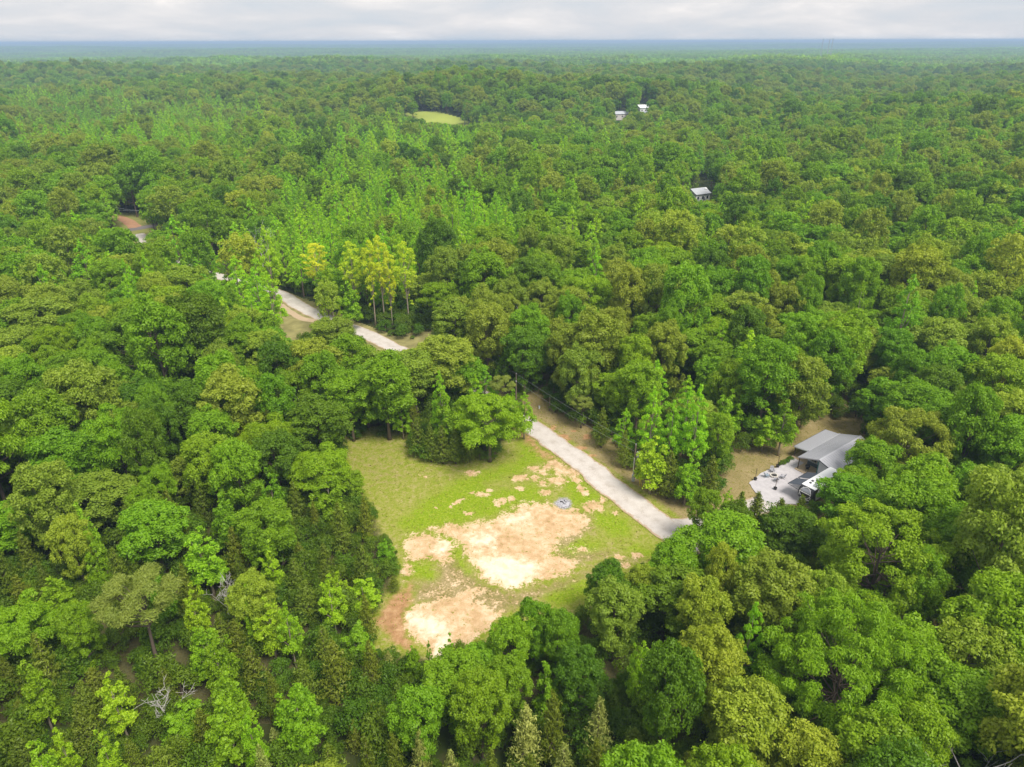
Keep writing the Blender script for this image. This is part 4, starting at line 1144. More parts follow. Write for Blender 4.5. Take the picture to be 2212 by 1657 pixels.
# never on the house, trailer or patio
hx, hy = P(1770, 993, 4.0)[:2]
lu = (x - hx) * 0.8 + (y - hy) * 0.6; lv = (x - hx) * 0.6 - (y - hy) * 0.8
alive &= ~((lu > -10) & (lu < 17) & (lv > -12) & (lv < 9.0))
sc_ok = np.zeros(len(x))
for sfac in (1.0, 0.82, 0.66, 0.52, 0.40):
    bad = crowns_show_in(OPEN, x, y, z, h * sfac, R * (0.4 + 0.6 * sfac))
    sc_ok = np.where((sc_ok == 0) & ~bad, sfac, sc_ok)
alive &= sc_ok > 0
alive &= ~((np.hypot(x, y) < 180) & crowns_show_in([POPLAR_VIEW], x, y, z, h * np.maximum(sc_ok, .4), R))
h, R = h * sc_ok, R * (0.4 + 0.6 * sc_ok); f = f * (0.4 + 0.6 * sc_ok); hs = hs * sc_ok
# not in front of a landmark tree, nor inside its crown
ut, vt, dt = proj(np.stack([x, y, z + h * 0.85], 1))
for (cx_, cy_, rx, ry, dl) in LAND:
    alive &= ~((dt < dl + 0.5) & (((ut - cx_) / (rx * 0.85 + F * R / dt * 0.25)) ** 2 + ((vt - cy_) / (ry * 0.85 + F * R / dt * 0.15)) ** 2 < 1))
order = np.argsort(rng.random(len(R)) - 0.035 * R)
taken = [(t['x'], t['y'], t['R']) for t in TREES]
grid = {}
def gkey(a, b_): return (int(a // 12), int(b_ // 12))
for q in taken: grid.setdefault(gkey(q[0], q[1]), []).append(q)
for i in order:
    if not alive[i]: continue
    kx, ky = gkey(x[i], y[i]); ok = True
    for ax in (-1, 0, 1):
        for ay in (-1, 0, 1):
            for (qx, qy, qr) in grid.get((kx + ax, ky + ay), ()):
                if (x[i] - qx) ** 2 + (y[i] - qy) ** 2 < (0.60 * (R[i] + qr)) ** 2:
                    ok = False; break
            if not ok: break
        if not ok: break
    if not ok: continue
    grid.setdefault((kx, ky), []).append((x[i], y[i], R[i]))
    t = TYPES[k[i]]
    TREES.append(dict(ty=t, v=int(rng.integers(NVAR[KIND_OF[t]])), x=float(x[i]), y=float(y[i]), z=float(z[i]), s=float(f[i]), sz=float(hs[i]), rz=float(rng.random() * 6.28), label=None, h=float(h[i]), R=float(R[i])))

# which of them the photograph shows largest: those become trees of their own
CAP = {'bigoak': 20, 'bigelm': 5, 'oak': 270, 'tulip': 200, 'poplar': 60, 'maple': 200, 'cedar': 220, 'elm': 80, 'pine': 60}
def shown_size(t):
    u_, v_, d_ = [float(q[0]) for q in proj(np.array([[t['x'], t['y'], t['z'] + t['h'] * 0.8]]))]
    if u_ < -110 or u_ > 2322 or v_ > 1740 or v_ < 60: return 0.0
    return t['R'] * t['h'] / d_ ** 2
for t in TREES: t['show'] = 9.0 if t['label'] else shown_size(t)
count = {}
single, woods = [], []
for t in sorted(TREES, key=lambda t: -t['show']):
    kd = KIND_OF[t['ty']]
    d_ = math.hypot(t['x'], t['y'])
    if t['show'] > 0 and count.get(kd, 0) < CAP[kd] and (t['label'] or d_ < 215):
        count[kd] = count.get(kd, 0) + 1; single.append(t)
    else: woods.append(t)

# what a tree looks like and which wood it stands in
TONE = {'oak_olive': 'dull olive', 'oak_green': 'mid-green', 'oak_deep': 'deep green', 'oak_blossom': 'tan-tipped olive', 'tulip_bright': 'bright green', 'tulip_green': 'dark-leaved', 'tulip_yellow': 'yellow-green',
        'maple_bright': 'bright yellow-green', 'maple_green': 'fresh green', 'cedar_olive': 'dark olive', 'cedar_silver': 'silvery', 'elm_green': 'feathery green', 'bigoak_deep': 'deep green', 'bigoak_green': 'mid-green', 'bigoak_olive': 'dull olive', 'bigelm_green': 'feathery green', 'pine_grey': 'grey-green'}
NOUN = {'bigoak': 'oak', 'bigelm': 'elm', 'oak': 'oak', 'tulip': 'tulip tree', 'poplar': 'poplar', 'maple': 'maple', 'cedar': 'cedar', 'elm': 'elm', 'pine': 'pine'}
NAME = {'bigoak': 'oak_tree', 'bigelm': 'elm_tree', 'oak': 'oak_tree', 'tulip': 'tulip_tree', 'poplar': 'poplar_tree', 'maple': 'maple_tree', 'cedar': 'cedar_tree', 'elm': 'elm_tree', 'pine': 'pine_tree'}
def zone(x, y):
    side = (x - mid_near[2][0]) * 0.839 + (y - mid_near[2][1]) * 0.544        # >0: across the road from the clearing
    hd = math.hypot(x - hx - 6, y - hy - 5)
    dopen = float(polydist(OPEN_CLEARING, *[np.array([float(q[0])]) for q in proj(np.array([[x, y, 0.0]]))[:2]])[0]) if y < 150 else 999
    if hd < 34: return 'around the cabin'
    if y > 168 and x < -20:
        return 'beyond the far gravel road' if side > 0 else 'between the far road and the dome-shaped oak'
    if side > 4:
        if y > 165: return 'deep in the woods past the power line'
        return 'beside the power line' if side < 26 else 'between the power line and the cabin'
    if y > 112 and x > -34: return 'in the copse above the clearing'
    if x < -18:
        return 'lining the grassy side of the clearing' if dopen < 150 else 'deep in the woods opposite the road'
    if x > 18: return 'in the oak woods below the cabin'
    return 'fringing the sandy end of the clearing' if dopen < 170 else 'in the cedar woods past the sandy end'
med = {kd: np.median([t['h'] for t in single if KIND_OF[t['ty']] == kd] or [10]) for kd in CAP}
for t in single:
    kd = KIND_OF[t['ty']]
    if not t['label']:
        hh = t['h'] / med[kd]; ww = (t['R'] / t['h']) / (SIZE[kd][0] / SIZE[kd][1])
        size = 'tall' if hh > 1.07 else ('low' if hh < 0.9 else 'middling')
        shape = 'wide' if ww > 1.07 else ('narrow' if ww < 0.93 else 'full')
        zn = zone(t['x'], t['y'])
        t['label'] = '%s %s %s %s %s' % (size, shape, TONE[t['ty']], NOUN[kd], zn)
        t['group'] = '%ss %s' % (NOUN[kd], zn)
    else:
        t['group'] = None
import re
handles = [(re.split(r' (?:in|at|on|of|with|whose|behind|beside|between|rising|standing|next|against|among|below|under|by|before|past|past|leaning|hiding|speckled|covered|screening|fringing|topping|crowding|overhanging|bright|where|uphill|forking) ', t['label'])[0], t) for t in single if t['group'] is None]
cnt = {}
for a, t in handles: cnt[a] = cnt.get(a, 0) + 1
handles = [(a, t) for a, t in handles if cnt[a] == 1 and len(a.split()) <= 6]
by_l = {}
for t in single: by_l.setdefault(t['label'], []).append(t)
for lb, ts in by_l.items():                       # look-alikes that stand next to a tree one can point to
    if len(ts) < 2 or ts[0]['group'] is None: continue
    for t in ts:
        dd = sorted((math.hypot(t['x'] - q['x'], t['y'] - q['y']), a) for a, q in handles)
        if dd and dd[0][0] < 16:
            t['group'] = 'trees by the ' + dd[0][1]
            t['label'] = ' '.join(lb.split()[:2]) + ' %s %s %s the %s' % (TONE[t['ty']], NOUN[KIND_OF[t['ty']]], 'touching' if dd[0][0] < 6.5 else ('next to' if dd[0][0] < 11 else 'a few trees from'), dd[0][1])
seen_labels = {}
for t in single: seen_labels.setdefault(t['label'], []).append(t)
for lb, ts in seen_labels.items():
    if len(ts) > 1:
        for t in ts: t['group'] = t['group'] or lb
for t in single:
    kd = KIND_OF[t['ty']]
    root = obj(NAME[kd], None, loc=(t['x'], t['y'], t['z']), rz=t['rz'])
    root.scale = (t['s'], t['s'], t['sz'])
    root.empty_display_size = 0.5
    tag(root, t['label'], 'tree', t['group'])
    obj('trunk', TRUNK[kd, t['v']], root)
    obj('crown', CROWN[t['ty'], t['v']], root)

# --- everything else: woods nobody could count
pts = [(t['x'], t['y'], t['z'], t['rz'], t['s'], t['sz'], PROTO[t['ty'], t['v']]) for t in woods]
def bulk(x, y, seed, scale=1.0, need_clear=True):
    z, k, h, R, f, hs = place(x, y, seed, scale)
    g = np.random.default_rng(seed + 1)
    ok = np.ones(len(x), bool)
    if need_clear:
        ok = ~base_shows_in(OPEN[1:], x, y, z)
        s_ = np.zeros(len(x))
        for sfac in (1.0, 0.8, 0.62, 0.45):
            bad = crowns_show_in(OPEN[1:], x, y, z, h * sfac, R * (0.4 + 0.6 * sfac), 0.4)
            s_ = np.where((s_ == 0) & ~bad, sfac, s_)
        ok &= s_ > 0
        f = f * (0.4 + 0.6 * s_); hs = hs * s_
    return [(float(x[i]), float(y[i]), float(z[i]), float(g.random() * 6.28), float(f[i]), float(hs[i]), PROTO[TYPES[k[i]], int(g.integers(NVAR[KIND_OF[TYPES[k[i]]]]))]) for i in np.nonzero(ok)[0]]
x, y = candidates(330, 760, 7.4, 47, seed=21)
pts += bulk(x, y, 22, 1.17)
x, y = candidates(760, 1900, 9.2, 46, seed=23)
pts += bulk(x, y, 24, 1.34)
# undergrowth between the trunks
x, y = candidates(18, 235, 2.4, 49, seed=31)
z = terrain(x, y)
g = np.random.default_rng(32)
bh = np.clip(g.normal(0.95, 0.3, len(x)), 0.35, 1.7)
fit = np.zeros(len(x))
for sfac in (1.0, 0.7, 0.45, 0.28):
    bad = crowns_show_in(OPEN, x, y, z, bh * sfac * 3.4, bh * sfac * 1.8)
    fit = np.where((fit == 0) & ~bad, sfac, fit)
bh = bh * np.where(fit == 0, 1, fit)
ok = ~base_shows_in(OPEN, x, y, z) & (fit > 0) & (road_clear(x, y) > 4.2)
lu = (x - hx) * 0.8 + (y - hy) * 0.6; lv = (x - hx) * 0.6 - (y - hy) * 0.8
ok &= ~((lu > -10) & (lu < 17) & (lv > -12) & (lv < 7.0)) & (g.random(len(x)) < 0.85)
for i in np.nonzero(ok)[0]:
    pts.append((float(x[i]), float(y[i]), float(z[i]), float(g.random() * 6.28), float(bh[i]), float(bh[i] * g.uniform(.7, 1.3)), PROTO['bush_green', int(g.integers(2))]))
N_NEAR = len(pts)
# the far canopy
for r0, r1, cell in ((1900, 5200, 58.0), (5200, 15700, 88.0)):
    x, y = candidates(r0, r1, cell, 45, seed=int(r0))
    z = terrain(x, y); g = np.random.default_rng(int(r1))
    for i in range(len(x)):
        nz = vnoise(np.array(x[i] / 420), np.array(y[i] / 420), 77) * 0.85 + g.random() * 0.15
        kk = int(np.clip(nz * 4, 0, 3.99)); s_ = cell / 58.0 * 1.12
        pts.append((float(x[i]), float(y[i]), float(z[i] - 1), float(g.integers(4) * 1.5708 + g.normal() * .2), s_, float(g.uniform(.85, 1.2)), N_TREE_PROTO + (kk + 4 * int(g.integers(2)))))

def woodland(name, rows, label):
    A = np.array(rows, np.float32)
    me = bpy.data.meshes.new(name)
    me.vertices.add(len(A)); me.vertices.foreach_set('co', A[:, :3].ravel())
    for nm, typ, val in (('turn', 'FLOAT_VECTOR', np.stack([A[:, 3] * 0, A[:, 3] * 0, A[:, 3]], 1)), ('size', 'FLOAT_VECTOR', np.stack([A[:, 4], A[:, 4], A[:, 5]], 1))):
        a = me.attributes.new(nm, typ, 'POINT'); a.data.foreach_set('vector', val.astype(np.float32).ravel())
    a = me.attributes.new('pick', 'INT', 'POINT'); a.data.foreach_set('value', A[:, 6].astype(np.int32))
    ob = obj(name, me)
    gt = bpy.data.node_groups.new(name, 'GeometryNodeTree')
    gt.interface.new_socket('Geometry', in_out='INPUT', socket_type='NodeSocketGeometry')
    gt.interface.new_socket('Geometry', in_out='OUTPUT', socket_type='NodeSocketGeometry')
    N, L = gt.nodes, gt.links
    gi = N.new('NodeGroupInput'); go = N.new('NodeGroupOutput')
    ci = N.new('GeometryNodeCollectionInfo'); ci.inputs['Collection'].default_value = proto_col
    ci.inputs['Separate Children'].default_value = True; ci.inputs['Reset Children'].default_value = True
    ip = N.new('GeometryNodeInstanceOnPoints'); ip.inputs['Pick Instance'].default_value = True
    L.new(gi.outputs[0], ip.inputs['Points']); L.new(ci.outputs[0], ip.inputs['Instance'])
    def named(nm, typ):
        t = N.new('GeometryNodeInputNamedAttribute'); t.data_type = typ; t.inputs[0].default_value = nm; return t.outputs[0]
    L.new(named('pick', 'INT'), ip.inputs['Instance Index'])
    L.new(named('size', 'FLOAT_VECTOR'), ip.inputs['Scale'])
    er = N.new('FunctionNodeEulerToRotation')
    L.new(named('turn', 'FLOAT_VECTOR'), er.inputs[0]); L.new(er.outputs[0], ip.inputs['Rotation'])
    L.new(ip.outputs[0], go.inputs[0])
    md = ob.modifiers.new('scatter', 'NODES'); md.node_group = gt
    return tag(ob, label, 'woods', kind='stuff')
woodland('woodland', pts[:N_NEAR], 'unbroken mixed woodland of oaks and tulip trees filling the land')
woodland('distant_woodland', pts[N_NEAR:], 'hazy far-off forest canopy running to the horizon')
print('TRIS', sum(2 * len(m_.polygons) for m_ in bpy.data.meshes))
print('trees', len(single), count, 'woods', len(woods), 'points', len(pts), N_NEAR)

# ------------------------------------------------------------------ dead trees
def at_top(tx, ty_px, h):
    p = P(tx, ty_px, h); return (float(p[0]), float(p[1]), float(terrain(p[0], p[1])))
dead_tree('dead_tree', 5, 19, 0.75, at_top(552, 492, 17.5), 'tall bare white dead tree forking above the bright clump before the far road', (0.6, 0))
dead_tree('dead_tree', 8, 15, 0.35, at_top(1212, 492, 14.5), 'slim bare dead tree standing in the woods past the power line', (0, 0))
dead_tree('dead_tree', 11, 14, 1.1, at_top(2098, 1545, 15.0), 'bleached dead tree with crooked boughs beside the yellow-green oak', (1.5, -1.0), twigs=3)
dead_tree('dead_tree', 13, 8, 0.4, at_top(466, 1236, 9.0), 'thin grey snag with drooping twigs among the bright maples', (0.6, 0.3))
dead_tree('dead_tree', 17, 7.5, 1.0, at_top(352, 1470, 8.5), 'leaning half-dead tree with bare grey limbs among maples', (-1.6, 0.4))
dead_tree('dead_tree', 19, 14.5, 1.3, at_top(1075, 655, 15.0), 'ash-grey dead crown of fine twigs in the woods past the road bend', (0.8, 0.2), twigs=3)
dead_tree('dead_tree', 23, 12, 0.6, at_top(650, 820, 12.5), 'small white dead tree in the woods below the far road', (0.3, 0.2))

# ------------------------------------------------------------------ cabin
plain('metal_roof', (0.40, 0.40, 0.43), 0.55, metal=0.1, var=0.05, scale=1.2, spec=0.5)
plain('metal_trim', (0.46, 0.46, 0.49), 0.45, metal=0.2, var=0.05)
plain('fascia', (0.16, 0.165, 0.18), 0.6)
plain('siding', (0.36, 0.40, 0.44), 0.7, var=0.08)
plain('siding_white', (0.62, 0.64, 0.66), 0.7, var=0.06)
plain('wainscot', (0.075, 0.095, 0.11), 0.7)
plain('glass_dark', (0.025, 0.03, 0.035), 0.08, spec=0.6, var=0.05)
plain('frame_tan', (0.55, 0.45, 0.27), 0.6)
plain('post_brown', (0.10, 0.075, 0.055), 0.8, var=0.25)
plain('porch_floor', (0.52, 0.40, 0.26), 0.85, var=0.15)
plain('corner_teal', (0.08, 0.22, 0.19), 0.6)
plain('black_metal', (0.02, 0.02, 0.022), 0.45, spec=0.5)
plain('white_paint', (0.80, 0.80, 0.80), 0.4, var=0.04, spec=0.5)
plain('grey_graphic', (0.30, 0.31, 0.33), 0.4)
plain('rubber', (0.02, 0.02, 0.02), 0.85)
plain('awning_cloth', (0.075, 0.085, 0.105), 0.8, var=0.12)
plain('solar', (0.32, 0.33, 0.37), 0.25, var=0.08, spec=0.6)
plain('grey_plastic', (0.34, 0.34, 0.37), 0.6, var=0.1)
plain('blue_grey_plastic', (0.30, 0.37, 0.43), 0.6, var=0.1)
plain('stone_rim', (0.60, 0.56, 0.50), 0.9, var=0.2, scale=6)
plain('ember', (0.035, 0.032, 0.03), 0.95, var=0.5, scale=8)
plain('pole_wood', (0.20, 0.155, 0.12), 0.9, var=0.25, scale=2)
plain('galvanised', (0.48, 0.51, 0.55), 0.5, metal=0.3, var=0.08)
plain('yellow_plastic', (0.75, 0.56, 0.04), 0.5, var=0.06)
plain('wire', (0.22, 0.22, 0.23), 0.6)
plain('charcoal', (0.03, 0.028, 0.027), 0.95, var=0.4, scale=5)
plain('ash_grey', (0.42, 0.41, 0.43), 0.95, var=0.55, scale=4, bump=0.4)
RZ = math.atan2(0.6, 0.8)
O = P(1770, 993, 4.0)
cab = obj('cabin', None, loc=(float(O[0]), float(O[1]), 0.05), rz=RZ)
tag(cab, 'grey metal-roofed cabin with a gabled front porch and side lean-to', 'cabin')
L_, YE, ZR, ZE = 13.6, 3.85, 4.0, 2.72
MB().slab([(-.1, 0.0, ZR), (L_, 0.0, ZR), (L_, YE, ZE), (-.1, YE, ZE)], 0.07).build('roof', 'metal_roof', cab)
rf2 = MB().slab([(-.1, 0.0, ZR - .003), (-.1, -YE, ZE), (L_, -YE, ZE), (L_, 0.0, ZR - .003)], 0.07).build('roof', 'metal_roof', cab)
rc = MB()
rc.add([(-.14, -.22, ZR - .05), (-.14, 0, ZR + .035), (-.14, .22, ZR - .05), (L_ + .04, -.22, ZR - .05), (L_ + .04, 0, ZR + .035), (L_ + .04, .22, ZR - .05)], [(0, 1, 4, 3), (1, 2, 5, 4)])
rc.build('ridge_cap', 'metal_trim', rf2)
for s_ in (1, -1):                                        # standing seams, each a low rib down the slope
    for k_ in range(1, 23):
        u_ = k_ * 0.6 - 0.1
        MB().bar((u_, s_ * .24, ZR - .06), (u_, s_ * (YE - .01), ZE + .012), 0.03, 0.022).build('seam', 'metal_roof', rf2 if s_ < 0 else cab.children[0])
shed = MB().slab([(3.3, YE - .25, ZE - .06), (L_ - .02, YE - .25, ZE - .06), (L_ - .02, 6.75, 2.33), (3.3, 6.75, 2.33)], 0.07).build('lean_to_roof', 'metal_roof', cab)
MB().bar((3.25, YE + .03, ZE + .0), (L_, YE + .03, ZE + .0), 0.2, 0.05).build('flashing', 'metal_trim', shed)
MB().bar((3.26, YE - .1, ZE - .20), (3.26, 6.75, 2.18), 0.05, 0.17).build('fascia', 'siding_white', shed)
MB().bar((3.2, 6.79, 2.30), (L_, 6.79, 2.30), 0.07, 0.13).build('gutter', 'fascia', shed)
for s_ in (1, -1):
    MB().bar((-.14, s_ * .02, ZR - .12), (-.14, s_ * (YE + .02), ZE - .12), 0.05, 0.2).build('fascia', 'fascia' if s_ < 0 else 'metal_trim', cab)
    if s_ < 0 : MB().bar((-.1, s_ * (YE + .05), ZE - .06), (L_, s_ * (YE + .05), ZE - .06), 0.08, 0.14).build('gutter', 'fascia', cab)
# walls
def wall(a, b_, z0, z1, mat, name='wall', t=0.12):
    d_ = (Vector(b_) - Vector(a)); d3 = Vector((d_.x, d_.y, 0)); ln = d3.length
    return MB().box(((a[0] + b_[0]) / 2, (a[1] + b_[1]) / 2, (z0 + z1) / 2), (ln, t, z1 - z0), rz=math.atan2(d_.y, d_.x)).build(name, mat, cab)
gw = wall((2.9, .62), (2.9, 3.5), 0.0, 2.8, 'siding')
wb = MB()
for k_ in range(9): wb.box((2.82, .8 + k_ * .33, 1.9), (.04, .05, 1.75))
wbo = wb.build('battens', 'siding_white', gw); wbo['kind'] = 'stuff'
MB().box((2.815, 2.06, .52), (.05, 2.8, 1.0)).build('wainscot', 'wainscot', gw)
wi = MB().box((2.80, 2.3, 1.75), (.07, 1.1, .9)).build('window', 'frame_tan', cab)
for yy in (2.05, 2.55): MB().box((2.765, yy, 1.75), (.03, .42, .76)).build('pane', 'glass_dark', wi)
wall((1.3, -3.5), (1.3, .56), 0.0, 2.8, 'siding_white')
wall((1.42, .56), (2.9, .56), 0.0, 3.3, 'siding')
MB().box((1.25, .60, 1.4), (.16, .16, 2.8)).build('corner_trim', 'corner_teal', cab)
wall((1.42, -3.5), (L_ - .4, -3.5), 0.0, 2.72, 'siding_white')
wall((3.0, 3.5), (L_ - .4, 3.5), 0.0, 2.7, 'siding')
wall((L_ - .4, -3.4), (L_ - .4, 3.4), 0.0, 2.8, 'siding')
for uu, mt in ((1.3, 'siding_white'), (L_ - .4, 'siding')):
    q = [(uu - .05, -3.4, 2.81), (uu - .05, 3.4, 2.81), (uu - .05, .1, 3.86), (uu - .05, -.1, 3.86)]
    MB().add(q + [(a + .1, b_, c_) for a, b_, c_ in q], [(0, 1, 2, 3), (7, 6, 5, 4), (0, 4, 5, 1), (1, 5, 6, 2), (2, 6, 7, 3), (3, 7, 4, 0)]).build('gable', mt, cab)
for k_ in range(3):
    wd = MB().box((5 + k_ * 3.2, 3.58, 1.5), (1.0, .06, 1.1)).build('window', 'white_paint', cab)
    MB().box((5 + k_ * 3.2, 3.62, 1.5), (.84, .03, .94)).build('pane', 'glass_dark', wd)
for (uu, yy) in ((.1, 3.62), (.1, -3.6)): MB().box((uu, yy, 1.33), (.15, .15, 2.66)).build('post', 'post_brown', cab)
for (uu, yy) in ((3.55, 6.6), (8.4, 6.6), (13.3, 6.6)): MB().box((uu, yy, 1.12), (.14, .14, 2.24)).build('post', 'post_brown', cab)
MB().slab([(-.4, .7, .30), (2.83, .7, .30), (2.83, 3.95, .30), (-.4, 3.95, .30)], .34).build('porch_floor', 'porch_floor', cab)
MB().slab([(2.9, 3.58, .24), (13.5, 3.58, .24), (13.5, 6.8, .24), (2.9, 6.8, .24)], .3).build('porch_floor', 'porch_floor', cab)
def hl(u_, y_, z_=0.0):
    return (float(O[0]) + .8 * u_ - .6 * y_, float(O[1]) + .6 * u_ + .8 * y_, z_)
bar = obj('barbecue_grill', None, loc=hl(.75, 2.2, .35), rz=RZ + .5)
tag(bar, 'black covered barbecue grill standing on the porch floor', 'grill')
MB().lathe([(0.0, .70), (.30, .70), (.42, .82), (.44, .95), (.40, 1.08), (.24, 1.18), (0.0, 1.2)], 16).build('lid', 'black_metal', bar, smooth=True)
MB().box((0, 0, .62), (1.2, .5, .06)).build('shelf', 'black_metal', bar)
for sx in (-.4, .4):
    for sy in (-.18, .18): MB().box((sx, sy, .3), (.05, .05, .6)).build('leg', 'black_metal', bar)

# patio
zp = [(375, 1090), (480, 1010), (600, 945), (740, 895), (920, 800), (1085, 850), (1270, 955), (1330, 1000), (1280, 1230), (1120, 1340), (900, 1340), (640, 1330), (500, 1240)]
PATIO = [w2(P(1548 + a * .179, 849.6 + b_ * .179)) for a, b_ in zp]
pp = resample(PATIO + [PATIO[0]], 0.5)[:-1]
pp = pp + (np.stack([fbm(pp[:, 0] * .9, pp[:, 1] * .9, 61), fbm(pp[:, 0] * .9, pp[:, 1] * .9, 67)], 1) - .5) * .9
MB().slab([(float(a), float(b_), .22) for a, b_ in pp], .3).build('patio', 'patio_gravel')
tag(bpy.data.objects['patio'], 'pale grey gravel patio between the cabin and the cedars', 'patio', kind='structure')
PIT = P(1548 + 690 * .179, 849.6 + 1000 * .179, .22)
pit = obj('fire_pit', None, loc=(float(PIT[0]), float(PIT[1]), .22))
tag(pit, 'round pale stone fire pit with dark ashes ringed by chairs', 'fire pit')
for k_ in range(14):
    a = k_ * 2 * math.pi / 14
    MB().box((math.cos(a) * .62, math.sin(a) * .62, .15), (.22, .255, .30), rz=a).build('stone', 'stone_rim', pit, bevel=.02)
MB().lathe([(0, .12), (.5, .10)], 16).build('ash_bed', 'ember', pit)
for k_ in range(3):
    MB().tube([(-.35 + .1 * k_, -.25 + .22 * k_, .16), (.3 - .05 * k_, .1 + .05 * k_, .2)], .06, 7).build('log', 'charcoal', pit)

def chair(loc, rz, mat, label):
    """reclined slatted garden chair with wide arms, facing its own +X"""
    c = obj('garden_chair', None, loc=loc, rz=rz)
    tag(c, label, 'chair', 'garden chairs around the fire pit')
    for k_ in range(5):
        MB().box((.05 + k_ * .11 - .2, 0, .36 + k_ * .022), (.095, .56, .025), ry=-.18).build('seat_slat', mat, c)
    for k_ in range(5):
        y_ = (k_ - 2) * .12
        MB().bar((-.26, y_, .34), (-.62, y_ * 1.12, 1.02 - abs(k_ - 2) * .045), .105, .022).build('back_slat', mat, c)
    for s_ in (-1, 1):
        MB().box((-.08, s_ * .34, .58), (.78, .14, .028)).build('arm', mat, c)
        MB().bar((.24, s_ * .31, 0), (.24, s_ * .31, .57), .09, .04).build('leg', mat, c)
        MB().bar((.24, s_ * .275, .36), (-.55, s_ * .275, .0), .03, .1).build('leg', mat, c)
    MB().bar((-.47, -.33, .75), (-.47, .33, .75), .03, .07).build('back_rail', mat, c)
    return c
for (dx, dy, mat, lb) in ((-1.35, -.25, 'blue_grey_plastic', 'blue-grey slatted garden chair beside the fire pit toward the dry grass'),
                          (.15, 1.35, 'grey_plastic', 'grey slatted garden chair on the patio edge side of the fire pit'),
                          (1.25, -.65, 'grey_plastic', 'grey slatted garden chair between the fire pit and the trailer'),
                          (-.15, -1.6, 'grey_plastic', 'grey slatted garden chair between the fire pit and the cedars')):
    chair((float(PIT[0]) + dx, float(PIT[1]) + dy, .22), math.atan2(-dy, -dx), mat, lb)
for (zx, zy, lb) in ((465, 1045, 'string-light pole in a black tub at the grassy corner of the patio'), (735, 890, 'string-light pole in a black tub beside the planted patio edge'), (705, 1160, 'string-light pole in a black tub in the middle of the open patio')):
    q = P(1548 + zx * .179, 849.6 + zy * .179, .22)
    r = obj('light_pole', None, loc=(float(q[0]), float(q[1]), .22)); tag(r, lb, 'pole')
    MB().tube([(0, 0, .1), (0, 0, 2.35)], .05, 8).build('post', 'post_brown', r)
    MB().lathe([(0, 0), (.24, 0), (.32, .42), (.27, .42), (.25, .34), (0, .34)], 16).build('tub', 'black_metal', r)
    MB().tube([(0, 0, 2.3), (.12, 0, 2.36)], .02, 6).build('hook', 'black_metal', r)
for k_, (zx, zy) in enumerate(((775, 882), (805, 868), (838, 850), (868, 830), (900, 812))):
    q = P(1548 + zx * .179, 849.6 + zy * .179, .1)
    r = obj('garden_shrub', None, loc=(float(q[0]), float(q[1]) + .3, .1), rz=k_ * 1.3); r.scale = (.30 + .04 * (k_ % 3),) * 2 + (.24 + .03 * (k_ % 2),)
    tag(r, 'low dark-green shrub planted along the patio edge near the cabin', 'shrub', 'shrubs along the patio edge')
    obj('stem', TRUNK['bush', k_ % 2], r); obj('foliage', CROWN['bush_green', k_ % 2], r)

# ------------------------------------------------------------------ travel trailer
fl = P(2200 * .72 + 1530 * .0956, 1380 * .72 + 545 * .0956, 3.35)
tr = obj('travel_trailer', None, loc=(float(fl[0]) + .6 * 1.24, float(fl[1]) - .8 * 1.24, .2), rz=RZ)
tag(tr, 'white travel trailer with black nose cap and two dark awnings parked by the cabin', 'trailer')
prof = [(.55, 3.18), (.2, 3.12), (-.12, 2.86), (-.36, 2.45), (-.47, 2.0), (-.42, 1.55), (-.22, 1.1), (.1, .72)]
def extrude(pr, y0, y1):
    nn = len(pr)
    vv = [(a, y0, b_) for a, b_ in pr] + [(a, y1, b_) for a, b_ in pr]
    ff = [tuple(range(nn)), tuple(range(2 * nn - 1, nn - 1, -1))] + [(i, i + nn, (i + 1) % nn + nn, (i + 1) % nn) for i in range(nn)]
    return MB().add(vv, ff)
body = extrude(prof + [(8.9, .72), (9.0, .9), (9.0, 3.0), (8.8, 3.18)], -1.23, 1.23).build('body', 'white_paint', tr)
cap_pr = [(a - .02, b_ + .004) for a, b_ in prof[1:]]
cap = extrude(cap_pr + [(a + .09, b_) for a, b_ in cap_pr[::-1]], -1.245, 1.245).build('nose_cap', 'black_metal', tr)
for s_ in (-1, 1):
    extrude([(.2, 3.05), (-.1, 2.8), (-.34, 2.4), (-.44, 2.0), (-.4, 1.6), (-.2, 1.15), (.1, .8), (1.0, .8), (.75, 1.6), (1.1, 2.5), (1.5, 3.05)], s_ * 1.235, s_ * 1.25).build('side_graphic', 'black_metal', tr)
def on_nose(y_, z_):
    zs = [p_[1] for p_ in prof][::-1]; xs = [p_[0] for p_ in prof][::-1]
    return (float(np.interp(z_, zs, xs)) - .05, y_, z_)
loop = [on_nose(math.cos(t) * (1.0 - .22 * (math.sin(t) < 0) * abs(math.sin(t))), 2.12 + math.sin(t) * .92) for t in np.linspace(math.pi * .0, 2 * math.pi, 33)]
MB().tube(loop, .045, 6, cap=False).build('loop_stripe', 'white_paint', cap)
MB().tube([on_nose(y_, 2.22) for y_ in np.linspace(-.95, .95, 9)], .05, 6).build('cross_stripe', 'white_paint', cap)
nw = MB()
vv = []
for z_ in np.linspace(2.34, 2.95, 4):
    for y_ in np.linspace(-.82 + .12 * (z_ - 2.34), .82 - .12 * (z_ - 2.34), 5):
        p_ = on_nose(y_, z_); vv.append((p_[0] + .012, p_[1], p_[2] + .012))
nw.add(vv, [(r_ * 5 + c_, r_ * 5 + c_ + 1, (r_ + 1) * 5 + c_ + 1, (r_ + 1) * 5 + c_) for r_ in range(3) for c_ in range(4)])
nw.build('nose_window', 'solar', cap)
for y_ in (-1.0, 1.0):
    for z_ in (1.5, 1.75): MB().box(on_nose(y_, z_), (.06, .14, .12)).build('marker_light', 'white_paint', cap)
